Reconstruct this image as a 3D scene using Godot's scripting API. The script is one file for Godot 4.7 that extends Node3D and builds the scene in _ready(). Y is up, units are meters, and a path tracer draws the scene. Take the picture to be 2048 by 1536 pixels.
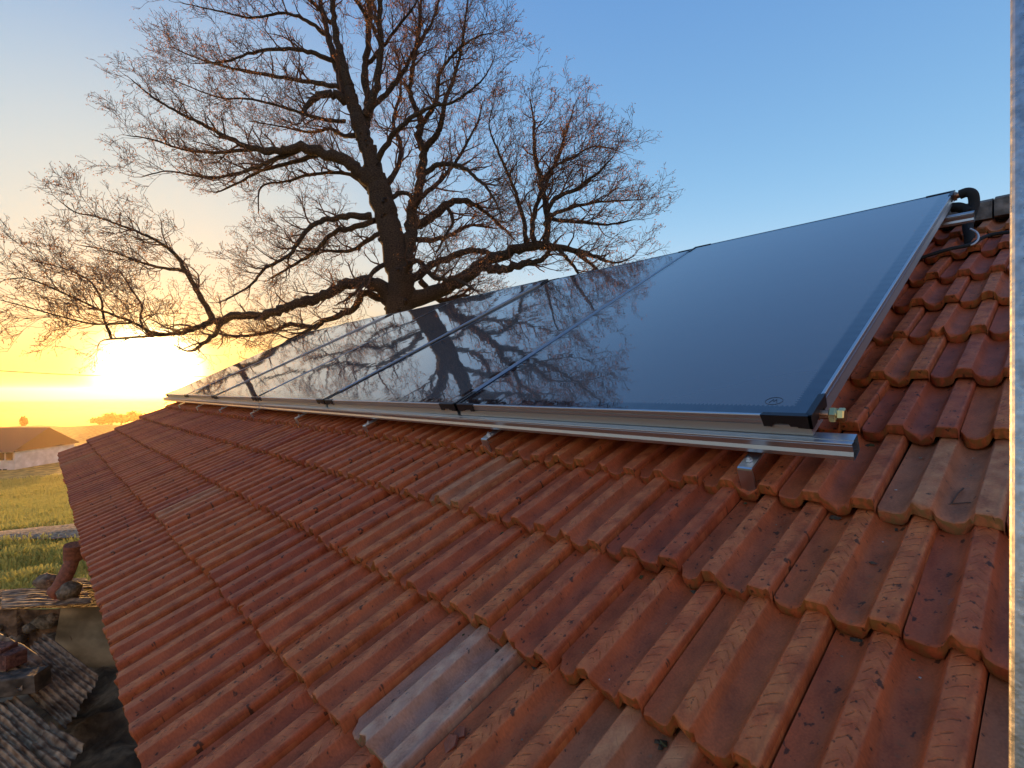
extends Node3D
# World: x right along the eave (the far end of the roof is at -x), y up, -z up the slope. The camera stands at the origin, over the eave.

const FOCAL := 1039.0      # pixels of the 2048-wide photograph
const HORIZON := 780.0
const YAW := 47.8
const H := 0.9             # height of the camera over the roof plane
const GROUND := -3.9
const GAUGE := 0.3231
const TILE_W := 0.2007
const PANEL_W := 1.39
const PANEL_STEP := 1.415
const PANEL_L := 2.314

var pitch := atan(0.5)
var roof_frame: Transform3D
var eye: Basis
var M := {}
var taken := {}
var rng := RandomNumberGenerator.new()

# ---------------------------------------------------------------- mesh builder
class Shape:
	var v := PackedVector3Array()
	var n := PackedVector3Array()
	var uv := PackedVector2Array()
	var ix := PackedInt32Array()

	func tri(a: Vector3, b: Vector3, c: Vector3, na: Vector3, nb: Vector3, nc: Vector3, ua := Vector2(), ub := Vector2(), uc := Vector2()) -> void:
		var k := v.size()
		if (c - a).cross(b - a).dot(na + nb + nc) < 0.0:
			v.append_array([a, c, b]); n.append_array([na, nc, nb]); uv.append_array([ua, uc, ub])
		else:
			v.append_array([a, b, c]); n.append_array([na, nb, nc]); uv.append_array([ua, ub, uc])
		ix.append_array([k, k + 1, k + 2])

	func quad(a: Vector3, b: Vector3, c: Vector3, d: Vector3, out: Vector3, ua := Vector2(0, 0), ub := Vector2(1, 0), uc := Vector2(1, 1), ud := Vector2(0, 1)) -> void:
		var m := (c - a).cross(d - b)
		if m.length() < 1e-12:
			return
		m = m.normalized()
		if m.dot(out) < 0.0:
			m = -m
		tri(a, b, c, m, m, m, ua, ub, uc)
		tri(a, c, d, m, m, m, ua, uc, ud)

	func prism(poly: PackedVector2Array, xf: Transform3D, length: float, caps := true) -> void:
		# polygon in local xy, drawn out along local z
		var sgn := -1.0 if Geometry2D.is_polygon_clockwise(poly) else 1.0
		var run := 0.0
		for i in poly.size():
			var p := poly[i]
			var q := poly[(i + 1) % poly.size()]
			var d := q - p
			if d.length() < 1e-7:
				continue
			var o := xf.basis * Vector3(d.y * sgn, -d.x * sgn, 0)
			quad(xf * Vector3(p.x, p.y, 0), xf * Vector3(q.x, q.y, 0), xf * Vector3(q.x, q.y, length), xf * Vector3(p.x, p.y, length), o, Vector2(run, 0), Vector2(run + d.length(), 0), Vector2(run + d.length(), length), Vector2(run, length))
			run += d.length()
		if caps:
			var t := Geometry2D.triangulate_polygon(poly)
			for k in range(0, t.size(), 3):
				for e in [[0.0, -1.0], [length, 1.0]]:
					var nn: Vector3 = (xf.basis * Vector3(0, 0, e[1])).normalized()
					var a := poly[t[k]]
					var b := poly[t[k + 1]]
					var c := poly[t[k + 2]]
					tri(xf * Vector3(a.x, a.y, e[0]), xf * Vector3(b.x, b.y, e[0]), xf * Vector3(c.x, c.y, e[0]), nn, nn, nn, a, b, c)

	func box(lo: Vector3, hi: Vector3, xf := Transform3D(), ch := 0.0) -> void:
		# a box with its four long (z) edges chamfered
		var p := PackedVector2Array()
		if ch > 0.0:
			p = PackedVector2Array([Vector2(lo.x + ch, lo.y), Vector2(hi.x - ch, lo.y), Vector2(hi.x, lo.y + ch), Vector2(hi.x, hi.y - ch), Vector2(hi.x - ch, hi.y), Vector2(lo.x + ch, hi.y), Vector2(lo.x, hi.y - ch), Vector2(lo.x, lo.y + ch)])
		else:
			p = PackedVector2Array([Vector2(lo.x, lo.y), Vector2(hi.x, lo.y), Vector2(hi.x, hi.y), Vector2(lo.x, hi.y)])
		prism(p, xf * Transform3D(Basis(), Vector3(0, 0, lo.z)), hi.z - lo.z)

	func tube(pts: PackedVector3Array, radii: PackedFloat32Array, sides := 6, cap := false) -> void:
		var m := pts.size()
		if m < 2:
			return
		var base := v.size()
		var side := Vector3.UP.cross(pts[1] - pts[0])
		if side.length() < 1e-4:
			side = Vector3.RIGHT
		side = side.normalized()
		var run := 0.0
		for i in m:
			var d := (pts[mini(i + 1, m - 1)] - pts[maxi(i - 1, 0)]).normalized()
			side = (side - d * side.dot(d)).normalized()
			var up := d.cross(side)
			if i > 0:
				run += pts[i].distance_to(pts[i - 1])
			for k in sides + 1:
				var a := TAU * k / sides
				var o := side * cos(a) + up * sin(a)
				v.append(pts[i] + o * radii[i]); n.append(o); uv.append(Vector2(float(k) / sides, run))
		for i in m - 1:
			for k in sides:
				var a := base + i * (sides + 1) + k
				var b := a + 1
				var c := b + sides + 1
				var e := a + sides + 1
				ix.append_array([a, c, b, a, e, c])
		if cap:
			for e in [0, m - 1]:
				var d: Vector3 = (pts[1] - pts[0]).normalized() * -1.0 if e == 0 else (pts[m - 1] - pts[m - 2]).normalized()
				for k in sides:
					var r0: int = base + e * (sides + 1) + k
					tri(pts[e], v[r0], v[r0 + 1], d, d, d)

	func lathe(profile: Array, xf: Transform3D, sides := 16, facets := false) -> void:
		# profile of (radius, height) turned round local y
		for i in profile.size() - 1:
			var p: Vector2 = profile[i]
			var q: Vector2 = profile[i + 1]
			var sl := Vector2(q.y - p.y, p.x - q.x).normalized()
			for k in sides:
				var a0 := TAU * k / sides
				var a1 := TAU * (k + 1) / sides
				var am := (a0 + a1) / 2
				var d0 := Vector3(cos(a0), 0, sin(a0))
				var d1 := Vector3(cos(a1), 0, sin(a1))
				var dm := Vector3(cos(am), 0, sin(am))
				var n0 := xf.basis * ((dm if facets else d0) * sl.x + Vector3(0, sl.y, 0))
				var n1 := xf.basis * ((dm if facets else d1) * sl.x + Vector3(0, sl.y, 0))
				var a := xf * (d0 * p.x + Vector3(0, p.y, 0))
				var b := xf * (d1 * p.x + Vector3(0, p.y, 0))
				var c := xf * (d1 * q.x + Vector3(0, q.y, 0))
				var e := xf * (d0 * q.x + Vector3(0, q.y, 0))
				if p.x > 1e-6: tri(a, b, c, n0, n1, n1)
				if q.x > 1e-6: tri(a, c, e, n0, n1, n0)

	func grid(nx: int, ny: int, out: Vector3, at: Callable) -> void:
		# a smooth sheet: at.call(i, j) gives [position, uv]
		var base := v.size()
		for j in ny:
			for i in nx:
				var p: Array = at.call(i, j)
				v.append(p[0]); uv.append(p[1]); n.append(Vector3.ZERO)
		for j in ny - 1:
			for i in nx - 1:
				var a := base + j * nx + i
				var b := a + 1
				var c := b + nx
				var d := a + nx
				var m := (v[c] - v[a]).cross(v[d] - v[b])
				var flip := m.dot(out if out != Vector3.ZERO else v[a] + v[c]) < 0.0
				if flip:
					m = -m
				for k in [a, b, c, d]:
					n[k] += m
				# clockwise seen from outside
				if (v[c] - v[a]).cross(v[b] - v[a]).dot(m) > 0.0:
					ix.append_array([a, b, c, a, c, d])
				else:
					ix.append_array([a, c, b, a, d, c])
		for k in range(base, v.size()):
			n[k] = n[k].normalized()

	func mesh() -> ArrayMesh:
		var arr := []
		arr.resize(Mesh.ARRAY_MAX)
		arr[Mesh.ARRAY_VERTEX] = v
		arr[Mesh.ARRAY_NORMAL] = n
		arr[Mesh.ARRAY_TEX_UV] = uv
		arr[Mesh.ARRAY_INDEX] = ix
		var m := ArrayMesh.new()
		m.add_surface_from_arrays(Mesh.PRIMITIVE_TRIANGLES, arr)
		return m

# ---------------------------------------------------------------- nodes
func numbered(called: String) -> String:
	var k: int = taken.get(called, 0)
	taken[called] = k + 1
	return called if k == 0 else "%s_%03d" % [called, k]

func tag(o: Node, label: String, category: String, group := "", kind := "") -> Node:
	if label: o.set_meta("label", label)
	if category: o.set_meta("category", category)
	if group: o.set_meta("group", group)
	if kind: o.set_meta("kind", kind)
	return o

func base(called: String, xf := Transform3D()) -> Node3D:
	var o := Node3D.new()
	o.name = numbered(called)
	add_child(o)
	o.transform = xf
	return o

func put(mesh: Mesh, called: String, mat: Material, parent: Node = null, xf := Transform3D()) -> MeshInstance3D:
	var o := MeshInstance3D.new()
	o.mesh = mesh
	o.material_override = mat
	o.transform = xf
	if parent == null:
		o.name = numbered(called)
		add_child(o)
	else:
		o.name = called
		parent.add_child(o, true)
	return o

func setting(mesh: Mesh, called: String, mat: Material) -> MeshInstance3D:
	var o := put(mesh, called, mat)
	o.set_meta("kind", "structure")
	return o

# ---------------------------------------------------------------- places
func ray(px: float, py: float) -> Vector3:
	# direction of that point of the photograph, at one metre of depth
	return eye * Vector3((px - 1024.0) / FOCAL, (HORIZON - py) / FOCAL, -1.0)

func at(px: float, py: float, depth: float) -> Vector3:
	return ray(px, py) * depth

func level(px: float, py: float, y: float) -> Vector3:
	var r := ray(px, py)
	return r * (y / r.y)

func on_roof(x: float, w: float, s: float) -> Vector3:
	return roof_frame * Vector3(x, w, -s)

# ---------------------------------------------------------------- materials
func mat(called: String, color: Color, rough := 0.8, metal := 0.0, spec := 0.5) -> StandardMaterial3D:
	# color is a linear, real-world base colour
	var m := StandardMaterial3D.new()
	m.resource_name = called
	m.albedo_color = color.linear_to_srgb()
	m.roughness = rough
	m.metallic = metal
	m.metallic_specular = spec
	M[called] = m
	return m

func noise_tex(freq: float, seed_: int, octaves := 4, size := 512, lo := Color(0.6, 0.6, 0.6), hi := Color(1, 1, 1), kind := FastNoiseLite.TYPE_SIMPLEX_SMOOTH) -> NoiseTexture2D:
	var f := FastNoiseLite.new()
	f.seed = seed_
	f.noise_type = kind
	f.frequency = freq
	f.fractal_octaves = octaves
	var t := NoiseTexture2D.new()
	t.width = size
	t.height = size
	t.seamless = true
	t.noise = f
	var g := Gradient.new()
	g.set_color(0, lo)
	g.set_color(1, hi)
	g.set_offset(0, 0.25)
	g.set_offset(1, 0.75)
	t.color_ramp = g
	return t

func triplanar(m: StandardMaterial3D, scale: float, world := true) -> void:
	m.uv1_triplanar = true
	m.uv1_world_triplanar = world
	m.uv1_scale = Vector3.ONE * scale

func grain(m: StandardMaterial3D, scale: float, freq: float, seed_: int, lo: Color, hi: Color, bump := 0.0, world := true) -> StandardMaterial3D:
	m.albedo_texture = noise_tex(freq, seed_, 5, 512, lo, hi)
	triplanar(m, scale, world)
	if bump > 0.0:
		m.heightmap_enabled = true
		m.heightmap_texture = noise_tex(freq * 2.0, seed_ + 7, 5, 512, Color.BLACK, Color.WHITE)
		m.heightmap_scale = bump
	return m

func picture(w: int, h: int, floats: bool, fill: Callable) -> ImageTexture:
	var im := Image.create_empty(w, h, false, Image.FORMAT_RGBF if floats else Image.FORMAT_RGB8)
	for j in h:
		for i in w:
			im.set_pixel(i, j, fill.call(i, j))
	return ImageTexture.create_from_image(im)

# ---------------------------------------------------------------- sky
func sky_color(d: Vector3, sun: Vector3) -> Color:
	var el := rad_to_deg(asin(clampf(d.y, -1.0, 1.0)))
	el = maxf(el, 0.0)
	var g := rad_to_deg(d.angle_to(sun))
	# clear blue, paler towards the horizon
	var c := Vector3(0.042, 0.126, 0.35).lerp(Vector3(0.37, 0.66, 0.77), exp(-el / 20.0))
	# dusty rose rim of the horizon, wider opposite the sun
	c = c.lerp(Vector3(0.64, 0.51, 0.44), 0.85 * exp(-pow(el / 10.0, 2.0)))
	c = c.lerp(Vector3(0.72, 0.57, 0.50), 0.8 * exp(-pow(el / 26.0, 2.0)) * smoothstep(85.0, 125.0, g))
	# pale veil round the sun, the golden band below it, and the glare of the sun itself
	c = c.lerp(Vector3(0.48, 0.465, 0.40), 1.0 / (1.0 + exp((g - 25.0) / 5.5)))
	c = c.lerp(Vector3(0.64, 0.40, 0.075), exp(-pow(el / 7.5, 1.3)) / (1.0 + exp((g - 38.0) / 8.0)))
	c += Vector3(1.0, 0.55, 0.05) * 0.5 * exp(-g / 5.0)
	c += Vector3(1.0, 0.88, 0.50) * 18.0 * exp(-pow(g / 2.3, 2.0))
	return Color(c.x, c.y, c.z)

func make_sky(sun: Vector3) -> Sky:
	var w := 1024
	var h := 512
	var im := Image.create_empty(w, h, false, Image.FORMAT_RGBF)
	for j in h:
		var el := (0.5 - (j + 0.5) / h) * PI
		for i in w:
			var a := (i + 0.5) / w * TAU
			im.set_pixel(i, j, sky_color(Vector3(sin(a) * cos(el), sin(el), -cos(a) * cos(el)), sun))
	var m := PanoramaSkyMaterial.new()
	m.panorama = ImageTexture.create_from_image(im)
	var s := Sky.new()
	s.sky_material = m
	return s

func _ready() -> void:
	rng.seed = 20240
	# ---- camera, sky, sun, exposure
	eye = Basis(Vector3.UP, deg_to_rad(YAW))
	var cam := Camera3D.new()
	cam.name = "camera"
	cam.fov = rad_to_deg(2.0 * atan(768.0 / FOCAL))
	cam.near = 0.02
	cam.far = 20000.0
	cam.basis = eye * Basis(Vector3.RIGHT, atan((HORIZON - 768.0) / FOCAL))
	add_child(cam)
	cam.current = true

	var sun_dir := ray(300, 745).normalized()
	var env := Environment.new()
	env.background_mode = Environment.BG_SKY
	env.sky = make_sky(sun_dir)
	env.background_energy_multiplier = 1.0
	env.tonemap_mode = Environment.TONE_MAPPER_LINEAR
	env.tonemap_exposure = 1.7
	env.sdfgi_enabled = true
	env.ssao_enabled = true
	env.ssil_enabled = true
	env.volumetric_fog_enabled = true
	env.volumetric_fog_density = 0.0003
	env.volumetric_fog_albedo = Color(1.0, 0.86, 0.62)
	env.volumetric_fog_anisotropy = 0.8
	env.volumetric_fog_length = 4000.0
	var we := WorldEnvironment.new()
	we.name = "environment"
	we.environment = env
	add_child(we)
	var sun := DirectionalLight3D.new()
	sun.name = "sun"
	sun.light_color = Color(1.0, 0.74, 0.42)
	sun.light_energy = 1.5
	sun.light_angular_distance = 0.5
	sun.shadow_enabled = true
	add_child(sun)
	sun.basis = Basis.looking_at(-sun_dir, Vector3.UP)

	roof_frame = Transform3D(Basis(Vector3.RIGHT, pitch), Vector3(0, -H, 0))
	make_materials()
	make_terrain()
	make_house()
	make_collectors()
	make_tree()
	make_left_yard()
	make_far_things()
	make_ladder()
	make_small_things()

# ---------------------------------------------------------------- clay tiles
func clay_texture(seed_: int, spots: float, pale: float) -> ImageTexture:
	var a := FastNoiseLite.new(); a.seed = seed_; a.frequency = 0.011; a.fractal_octaves = 4
	var b := FastNoiseLite.new(); b.seed = seed_ + 1; b.frequency = 0.12; b.fractal_octaves = 3
	var s := FastNoiseLite.new(); s.seed = seed_ + 2; s.frequency = 0.035; s.fractal_octaves = 4
	var p := FastNoiseLite.new(); p.seed = seed_ + 3; p.frequency = 0.022; p.fractal_octaves = 5
	return picture(288, 512, false, func(i, j):
		var m := 0.80 + 0.16 * a.get_noise_2d(i * 1.0, j * 0.6)
		var g := b.get_noise_2d(i, j) * 0.09
		var c := Vector3(m + g, m * 0.97 + g, m * 0.95 + g)
		# rib tops: paler, less red, with a ragged outline; the troughs keep the clay red
		var wander: float = 3.0 * s.get_noise_2d(i * 0.5, j * 0.8)
		var on_rib: float = maxf(clampf((24.0 - absf(i - 109.0) + wander) * 0.5, 0.0, 1.0), clampf((27.0 - absf(i - 254.0) + wander) * 0.5, 0.0, 1.0))
		c = c * 0.93
		c = c.lerp(Vector3(0.90, 0.99, 1.0), on_rib * clampf(0.42 + 0.9 * p.get_noise_2d(i * 0.6 + 50.0, j * 0.5) + 0.8 * g, 0.0, 0.8))
		var w := p.get_noise_2d(i * 1.0, j * 0.45)
		c = c.lerp(Vector3(0.78, 0.80, 0.84), clampf((w - 0.12 + pale) * 2.2, 0.0, 0.35 + pale))
		var st: float = maxf(0.0, 1.0 - absf(i - (182.0 + 10.0 * a.get_noise_2d(5.0, j))) / 11.0) * clampf((s.get_noise_2d(j * 0.9, 7.0) - 0.12) * 5.0, 0.0, 1.0)
		c = c.lerp(Vector3(0.60, 0.72, 0.80), st * clampf(0.35 + 2.2 * b.get_noise_2d(i, j), 0.0, 0.85) * (1.0 if pale > 0.0 or spots > 0.05 else 0.0))
		if j > 482:
			c = c.lerp(Vector3(0.62, 0.78, 0.72), clampf(0.45 + 1.6 * p.get_noise_2d(i * 1.5, j * 1.5), 0.0, 0.95))
		var k := s.get_noise_2d(i, j * 0.7) + 0.35 * a.get_noise_2d(i * 1.7, j * 1.7) + 0.2 * b.get_noise_2d(i, j)
		c = c.lerp(Vector3(0.26, 0.33, 0.36), clampf((k - 0.53 + spots) * 5.0, 0.0, 0.72))
		return Color(clampf(c.x, 0, 1), clampf(c.y, 0, 1), clampf(c.z, 0, 1)))

func tile_relief() -> ImageTexture:
	# pressed marks: chevrons on the middle rib, slanting strokes on the edge rib, and the grain of the clay
	var f := FastNoiseLite.new(); f.seed = 5; f.frequency = 0.06; f.fractal_octaves = 4
	var q := FastNoiseLite.new(); q.seed = 9; q.frequency = 0.012; q.fractal_octaves = 3
	return picture(400, 740, true, func(i, j):
		var x: float = i * 0.0005 + q.get_noise_2d(i, j) * 0.0012
		var a: float = j * 0.0005 + q.get_noise_2d(i + 900, j) * 0.003
		var h: float = 0.62 + 0.05 * f.get_noise_2d(i, j)
		if a > 0.028 and a < 0.33:
			var u := absf(x - 0.076)
			if u < 0.0125:
				var t := fposmod(a + u * 1.3, 0.0225) - 0.011
				h -= 0.6 * clampf(0.6 + 1.4 * q.get_noise_2d(i * 2.0, j * 2.0 + 300), 0.08, 1.0) * maxf(0.0, 1.0 - absf(t) / 0.0024) * (1.0 if u > 0.0012 else 0.4)
			if x > 0.161 and x < 0.1835:
				var t2 := fposmod(a - (x - 0.172) * 0.75 + pow((x - 0.172) / 0.012, 2.0) * 0.003, 0.022) - 0.011
				h -= 0.5 * clampf(0.55 + 1.4 * q.get_noise_2d(i * 2.0 + 400, j * 2.0), 0.05, 1.0) * maxf(0.0, 1.0 - absf(t2) / 0.0022)
		return Color(h, h, h))

func tile_mesh(seed_: int, fine := true) -> ArrayMesh:
	var top := [[0.0, -0.0222], [0.003, -0.0246], [0.012, -0.0266], [0.028, -0.0271], [0.042, -0.0246], [0.051, -0.0162], [0.0565, -0.004], [0.0585, -0.0008], [0.061, 0.0], [0.076, 0.0004], [0.090, 0.0], [0.0925, -0.0008], [0.0945, -0.004], [0.100, -0.0162], [0.109, -0.0246], [0.126, -0.0274], [0.142, -0.0246], [0.150, -0.0162], [0.155, -0.004], [0.157, -0.0008], [0.159, 0.0], [0.183, 0.0008], [0.1865, -0.0014], [0.190, 0.0006], [0.195, -0.0008], [0.1975, -0.005], [0.1982, -0.012]]
	if not fine:
		top = [[0.0, -0.0222], [0.012, -0.0266], [0.028, -0.0271], [0.050, -0.0174], [0.0575, -0.001], [0.061, 0.0], [0.090, 0.0], [0.0935, -0.001], [0.101, -0.0174], [0.126, -0.0274], [0.149, -0.0174], [0.156, -0.001], [0.159, 0.0], [0.190, 0.0], [0.1975, -0.005], [0.1982, -0.012]]
	var f := FastNoiseLite.new(); f.seed = seed_; f.frequency = 14.0; f.fractal_octaves = 3
	var chip := FastNoiseLite.new(); chip.seed = seed_ + 40; chip.frequency = 38.0; chip.fractal_octaves = 3
	var along := [0.0, 0.0016, 0.006, 0.03, 0.09, 0.17, 0.25, 0.37] if fine else [0.0, 0.004, 0.15, 0.37]
	var np := top.size()
	var sh := Shape.new()
	var ringed := func(i: int, j: int) -> Vector3:
		var x: float = top[i][0]
		var y: float = top[i][1]
		var a: float = along[j]
		y += 0.0011 * f.get_noise_2d(x * 3.0, a)
		var end: float = 0.006 * f.get_noise_2d(x * 6.0, 5.0) + 0.016 * maxf(0.0, chip.get_noise_2d(x, 3.0) - 0.18) / 0.4
		end += 0.006 * exp(-x / 0.006)
		var dip: float = [0.0026, 0.0007, 0.0, 0.0][mini(j, 3)]
		if j <= 2:
			dip += 0.014 * maxf(0.0, chip.get_noise_2d(x * 1.3, 8.0) - 0.25) / 0.4 * (1.0 - j * 0.45)
		return Vector3(x, y - dip, -(a + end * maxf(0.0, 1.0 - a / 0.05)))
	sh.grid(np, along.size(), Vector3.UP, func(i, j): return [ringed.call(i, j), Vector2(top[i][0] / 0.2, along[j] / 0.37)])
	# the broken-looking end of the tile
	var rows := 4 if fine else 2
	sh.grid(np, rows, Vector3.BACK, func(i, j):
		var p: Vector3 = ringed.call(i, 0)
		var t := float(j) / (rows - 1)
		var deep: float = 0.0265 + 0.003 * f.get_noise_2d(p.x * 4.0, 30.0)
		var yb: float = minf(top[i][1] * 1.12 - deep, -0.03)
		p.y = lerpf(p.y, yb, t)
		p.z += -0.005 * t * t + (0.0022 * chip.get_noise_3d(p.x * 1.0, p.y, 2.0) if j > 0 else 0.0)
		return [p, Vector2(top[i][0] / 0.2, 0.945 + t * 0.05)])
	# underside lip and the two long sides
	sh.grid(np, 2, Vector3.DOWN, func(i, j):
		var p: Vector3 = ringed.call(i, 0)
		return [Vector3(p.x, minf(top[i][1] * 1.12 - 0.0275, -0.03), p.z - 0.005 - 0.1 * j), Vector2(top[i][0] / 0.2, 0.99)])
	for e in [[np - 1, Vector3.RIGHT], [0, Vector3.LEFT]]:
		sh.grid(2, along.size(), e[1], func(i, j):
			var p: Vector3 = ringed.call(e[0], j)
			p.y -= 0.022 * i
			return [p, Vector2(0.97, along[j] / 0.37)])
	return sh.mesh()

func make_materials() -> void:
	# clay: tints of four textures
	var relief := tile_relief()
	var skins := [clay_texture(11, 0.0, 0.0), clay_texture(22, 0.10, 0.0), clay_texture(33, -0.12, -0.1), clay_texture(44, 0.05, 0.12)]
	var tints := [Color(0.80, 0.176, 0.050), Color(0.74, 0.158, 0.048), Color(0.82, 0.196, 0.054), Color(0.66, 0.136, 0.046), Color(0.78, 0.186, 0.060)]
	var clays := []
	for t in tints.size():
		for k in skins.size():
			var m := mat("clay_%d_%d" % [t, k], tints[t], 0.64, 0.0, 0.42)
			m.albedo_texture = skins[k]
			m.heightmap_enabled = true
			m.heightmap_texture = relief
			m.heightmap_scale = [0.55, 0.38, 0.6, 0.3, 0.45][t]
			clays.append(m)
	M["clays"] = clays
	var grey := mat("clay_weathered", Color(0.76, 0.36, 0.21), 0.6)
	grey.albedo_texture = clay_texture(77, -0.02, 0.14)
	grey.heightmap_enabled = true; grey.heightmap_texture = relief; grey.heightmap_scale = 0.1
	var dusty := mat("clay_dusty", Color(0.78, 0.26, 0.10), 0.75)
	dusty.albedo_texture = clay_texture(88, -0.05, 0.05)
	dusty.heightmap_enabled = true; dusty.heightmap_texture = relief; dusty.heightmap_scale = 0.15
	var far := mat("clay_far", Color(1, 1, 1), 0.65)
	far.vertex_color_use_as_albedo = true
	far.albedo_texture = skins[0]
	far.heightmap_enabled = true; far.heightmap_texture = relief; far.heightmap_scale = 0.3
	# metals
	var al := mat("aluminium", Color(0.56, 0.555, 0.55), 0.40, 1.0)
	al.anisotropy_enabled = true
	al.anisotropy = 0.4
	var ml := mat("aluminium_worn", Color(0.50, 0.51, 0.53), 0.42, 0.85)
	ml.albedo_texture = noise_tex(0.03, 17, 5, 512, Color(0.8, 0.8, 0.8), Color(1, 1, 1))
	ml.roughness_texture = noise_tex(0.05, 19, 4, 512, Color(0.6, 0.6, 0.6), Color(1, 1, 1))
	triplanar(ml, 9.0)
	ml.heightmap_enabled = true
	ml.heightmap_texture = noise_tex(0.09, 23, 5, 512, Color.BLACK, Color.WHITE)
	ml.heightmap_scale = 0.004
	mat("strip_metal", Color(0.40, 0.40, 0.41), 0.45, 1.0)
	mat("zinc", Color(0.62, 0.63, 0.64), 0.32, 1.0)
	mat("brass", Color(0.62, 0.46, 0.20), 0.28, 1.0)
	mat("copper", Color(0.56, 0.24, 0.13), 0.35, 1.0)
	mat("black_plastic", Color(0.012, 0.011, 0.011), 0.42)
	mat("rubber", Color(0.010, 0.010, 0.010), 0.85)
	mat("cable_grey", Color(0.45, 0.46, 0.48), 0.5)
	mat("emblem_ink", Color(0.035, 0.04, 0.05), 0.35)
	# collector glass: absorber blue inside, a dark printed border with a saw-tooth edge
	var glass := mat("collector_glass", Color(1, 1, 1), 0.008, 0.0, 0.72)
	glass.albedo_texture = picture(832, 1388, false, func(i, j):
		var x: float = i / 600.0
		var z: float = j / 600.0
		var dx: float = minf(x, 1.386 - x)
		var dz: float = minf(z, 2.313 - z)
		if minf(dx, dz) > 0.06:
			return Color(0.345, 0.340, 0.340)
		var edge := 0.043 + 0.009 * absf(fposmod(x if dz < dx else z, 0.0117) - 0.00585) / 0.00585
		return Color(0.098, 0.103, 0.130) if minf(dx, dz) < edge else Color(0.345, 0.340, 0.340))
	glass.clearcoat_enabled = true
	glass.clearcoat = 0.45
	glass.clearcoat_roughness = 0.05
	var wob := FastNoiseLite.new(); wob.seed = 31; wob.frequency = 0.012; wob.fractal_octaves = 2
	var wob2 := FastNoiseLite.new(); wob2.seed = 32; wob2.frequency = 0.045; wob2.fractal_octaves = 2
	glass.heightmap_enabled = true
	glass.heightmap_scale = 1.0
	glass.heightmap_texture = picture(416, 694, true, func(i, j):
		var x: float = i / 300.0
		var z: float = j / 300.0
		var h: float = 0.014 * wob.get_noise_2d(i * 1.3, j) + 0.007 * wob.get_noise_2d(i * 0.35 + 500.0, j * 2.6) + 0.0006 * wob2.get_noise_2d(i, j)
		for e in [[x, z], [1.386 - x, z], [z, x], [2.313 - z, x]]:
			var d: float = e[0]
			if d < 0.16:
				h += 0.025 * exp(-d / 0.03) * sin(TAU * e[1] / 0.062 + 2.0 * wob.get_noise_2d(e[1] * 300.0, 77.0))
		return Color(h, h, h))
	# land and buildings
	grain(mat("plaster", Color(0.50, 0.33, 0.17), 0.9), 0.5, 0.012, 41, Color(0.62, 0.60, 0.56), Color(1, 1, 1), 0.4)
	grain(mat("white_plaster", Color(0.72, 0.70, 0.66), 0.9), 0.1, 0.012, 42, Color(0.85, 0.84, 0.82), Color(1, 1, 1))
	grain(mat("rubble", Color(0.30, 0.16, 0.08), 0.95), 0.7, 0.02, 43, Color(0.45, 0.42, 0.40), Color(1, 1, 1), 1.5)
	grain(mat("stone", Color(0.36, 0.24, 0.14), 0.9), 2.0, 0.02, 44, Color(0.55, 0.54, 0.52), Color(1, 1, 1), 0.6)
	grain(mat("concrete", Color(0.27, 0.22, 0.18), 0.9), 1.2, 0.015, 45, Color(0.6, 0.6, 0.58), Color(1, 1, 1), 0.3)
	grain(mat("timber", Color(0.17, 0.11, 0.07), 0.85), 1.0, 0.02, 46, Color(0.5, 0.48, 0.45), Color(1, 1, 1), 0.3)
	grain(mat("sheet_iron", Color(0.56, 0.33, 0.18), 0.65, 0.0, 0.3), 1.6, 0.010, 47, Color(0.46, 0.38, 0.33), Color(1, 1, 1), 0.08)
	grain(mat("clay_pipe", Color(0.42, 0.12, 0.055), 0.75), 2.5, 0.02, 48, Color(0.7, 0.68, 0.66), Color(1, 1, 1), 0.2)
	grain(mat("brick", Color(0.30, 0.10, 0.06), 0.9), 2.0, 0.02, 49, Color(0.55, 0.52, 0.5), Color(1, 1, 1), 0.4)
	grain(mat("earth", Color(0.30, 0.19, 0.10), 0.95), 0.35, 0.02, 50, Color(0.5, 0.48, 0.44), Color(1, 1, 1), 1.0)
	grain(mat("meadow", Color(0.42, 0.34, 0.07), 0.95), 0.06, 0.02, 51, Color(0.52, 0.56, 0.40), Color(1, 1, 1), 4.0)
	grain(mat("gravel_path", Color(0.42, 0.31, 0.20), 0.95), 0.5, 0.03, 52, Color(0.6, 0.58, 0.55), Color(1, 1, 1), 0.8)
	grain(mat("far_land", Color(0.10, 0.105, 0.05), 1.0), 0.002, 0.03, 53, Color(0.45, 0.50, 0.42), Color(1, 1, 1))
	grain(mat("old_roof", Color(0.16, 0.085, 0.055), 0.9), 0.6, 0.03, 54, Color(0.6, 0.58, 0.55), Color(1, 1, 1))
	mat("window_glass", Color(0.02, 0.025, 0.03), 0.08, 0.0, 0.6)
	mat("window_frame", Color(0.55, 0.52, 0.46), 0.7)
	var blade := mat("grass_blade", Color(0.46, 0.38, 0.08), 0.8)
	blade.backlight_enabled = true
	blade.backlight = Color(0.55, 0.55, 0.3)
	# tree
	grain(mat("bark", Color(0.105, 0.068, 0.042), 0.95), 1.3, 0.03, 61, Color(0.45, 0.42, 0.38), Color(1, 1, 1), 2.0)
	mat("twig", Color(0.13, 0.062, 0.036), 0.9)
	var lf := mat("dry_leaf", Color(0.24, 0.10, 0.035), 0.85)
	lf.backlight_enabled = true
	lf.backlight = Color(0.7, 0.5, 0.3)
	mat("far_leaf", Color(0.05, 0.05, 0.025), 0.95)
	mat("wire", Color(0.02, 0.02, 0.02), 0.7)

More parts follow.
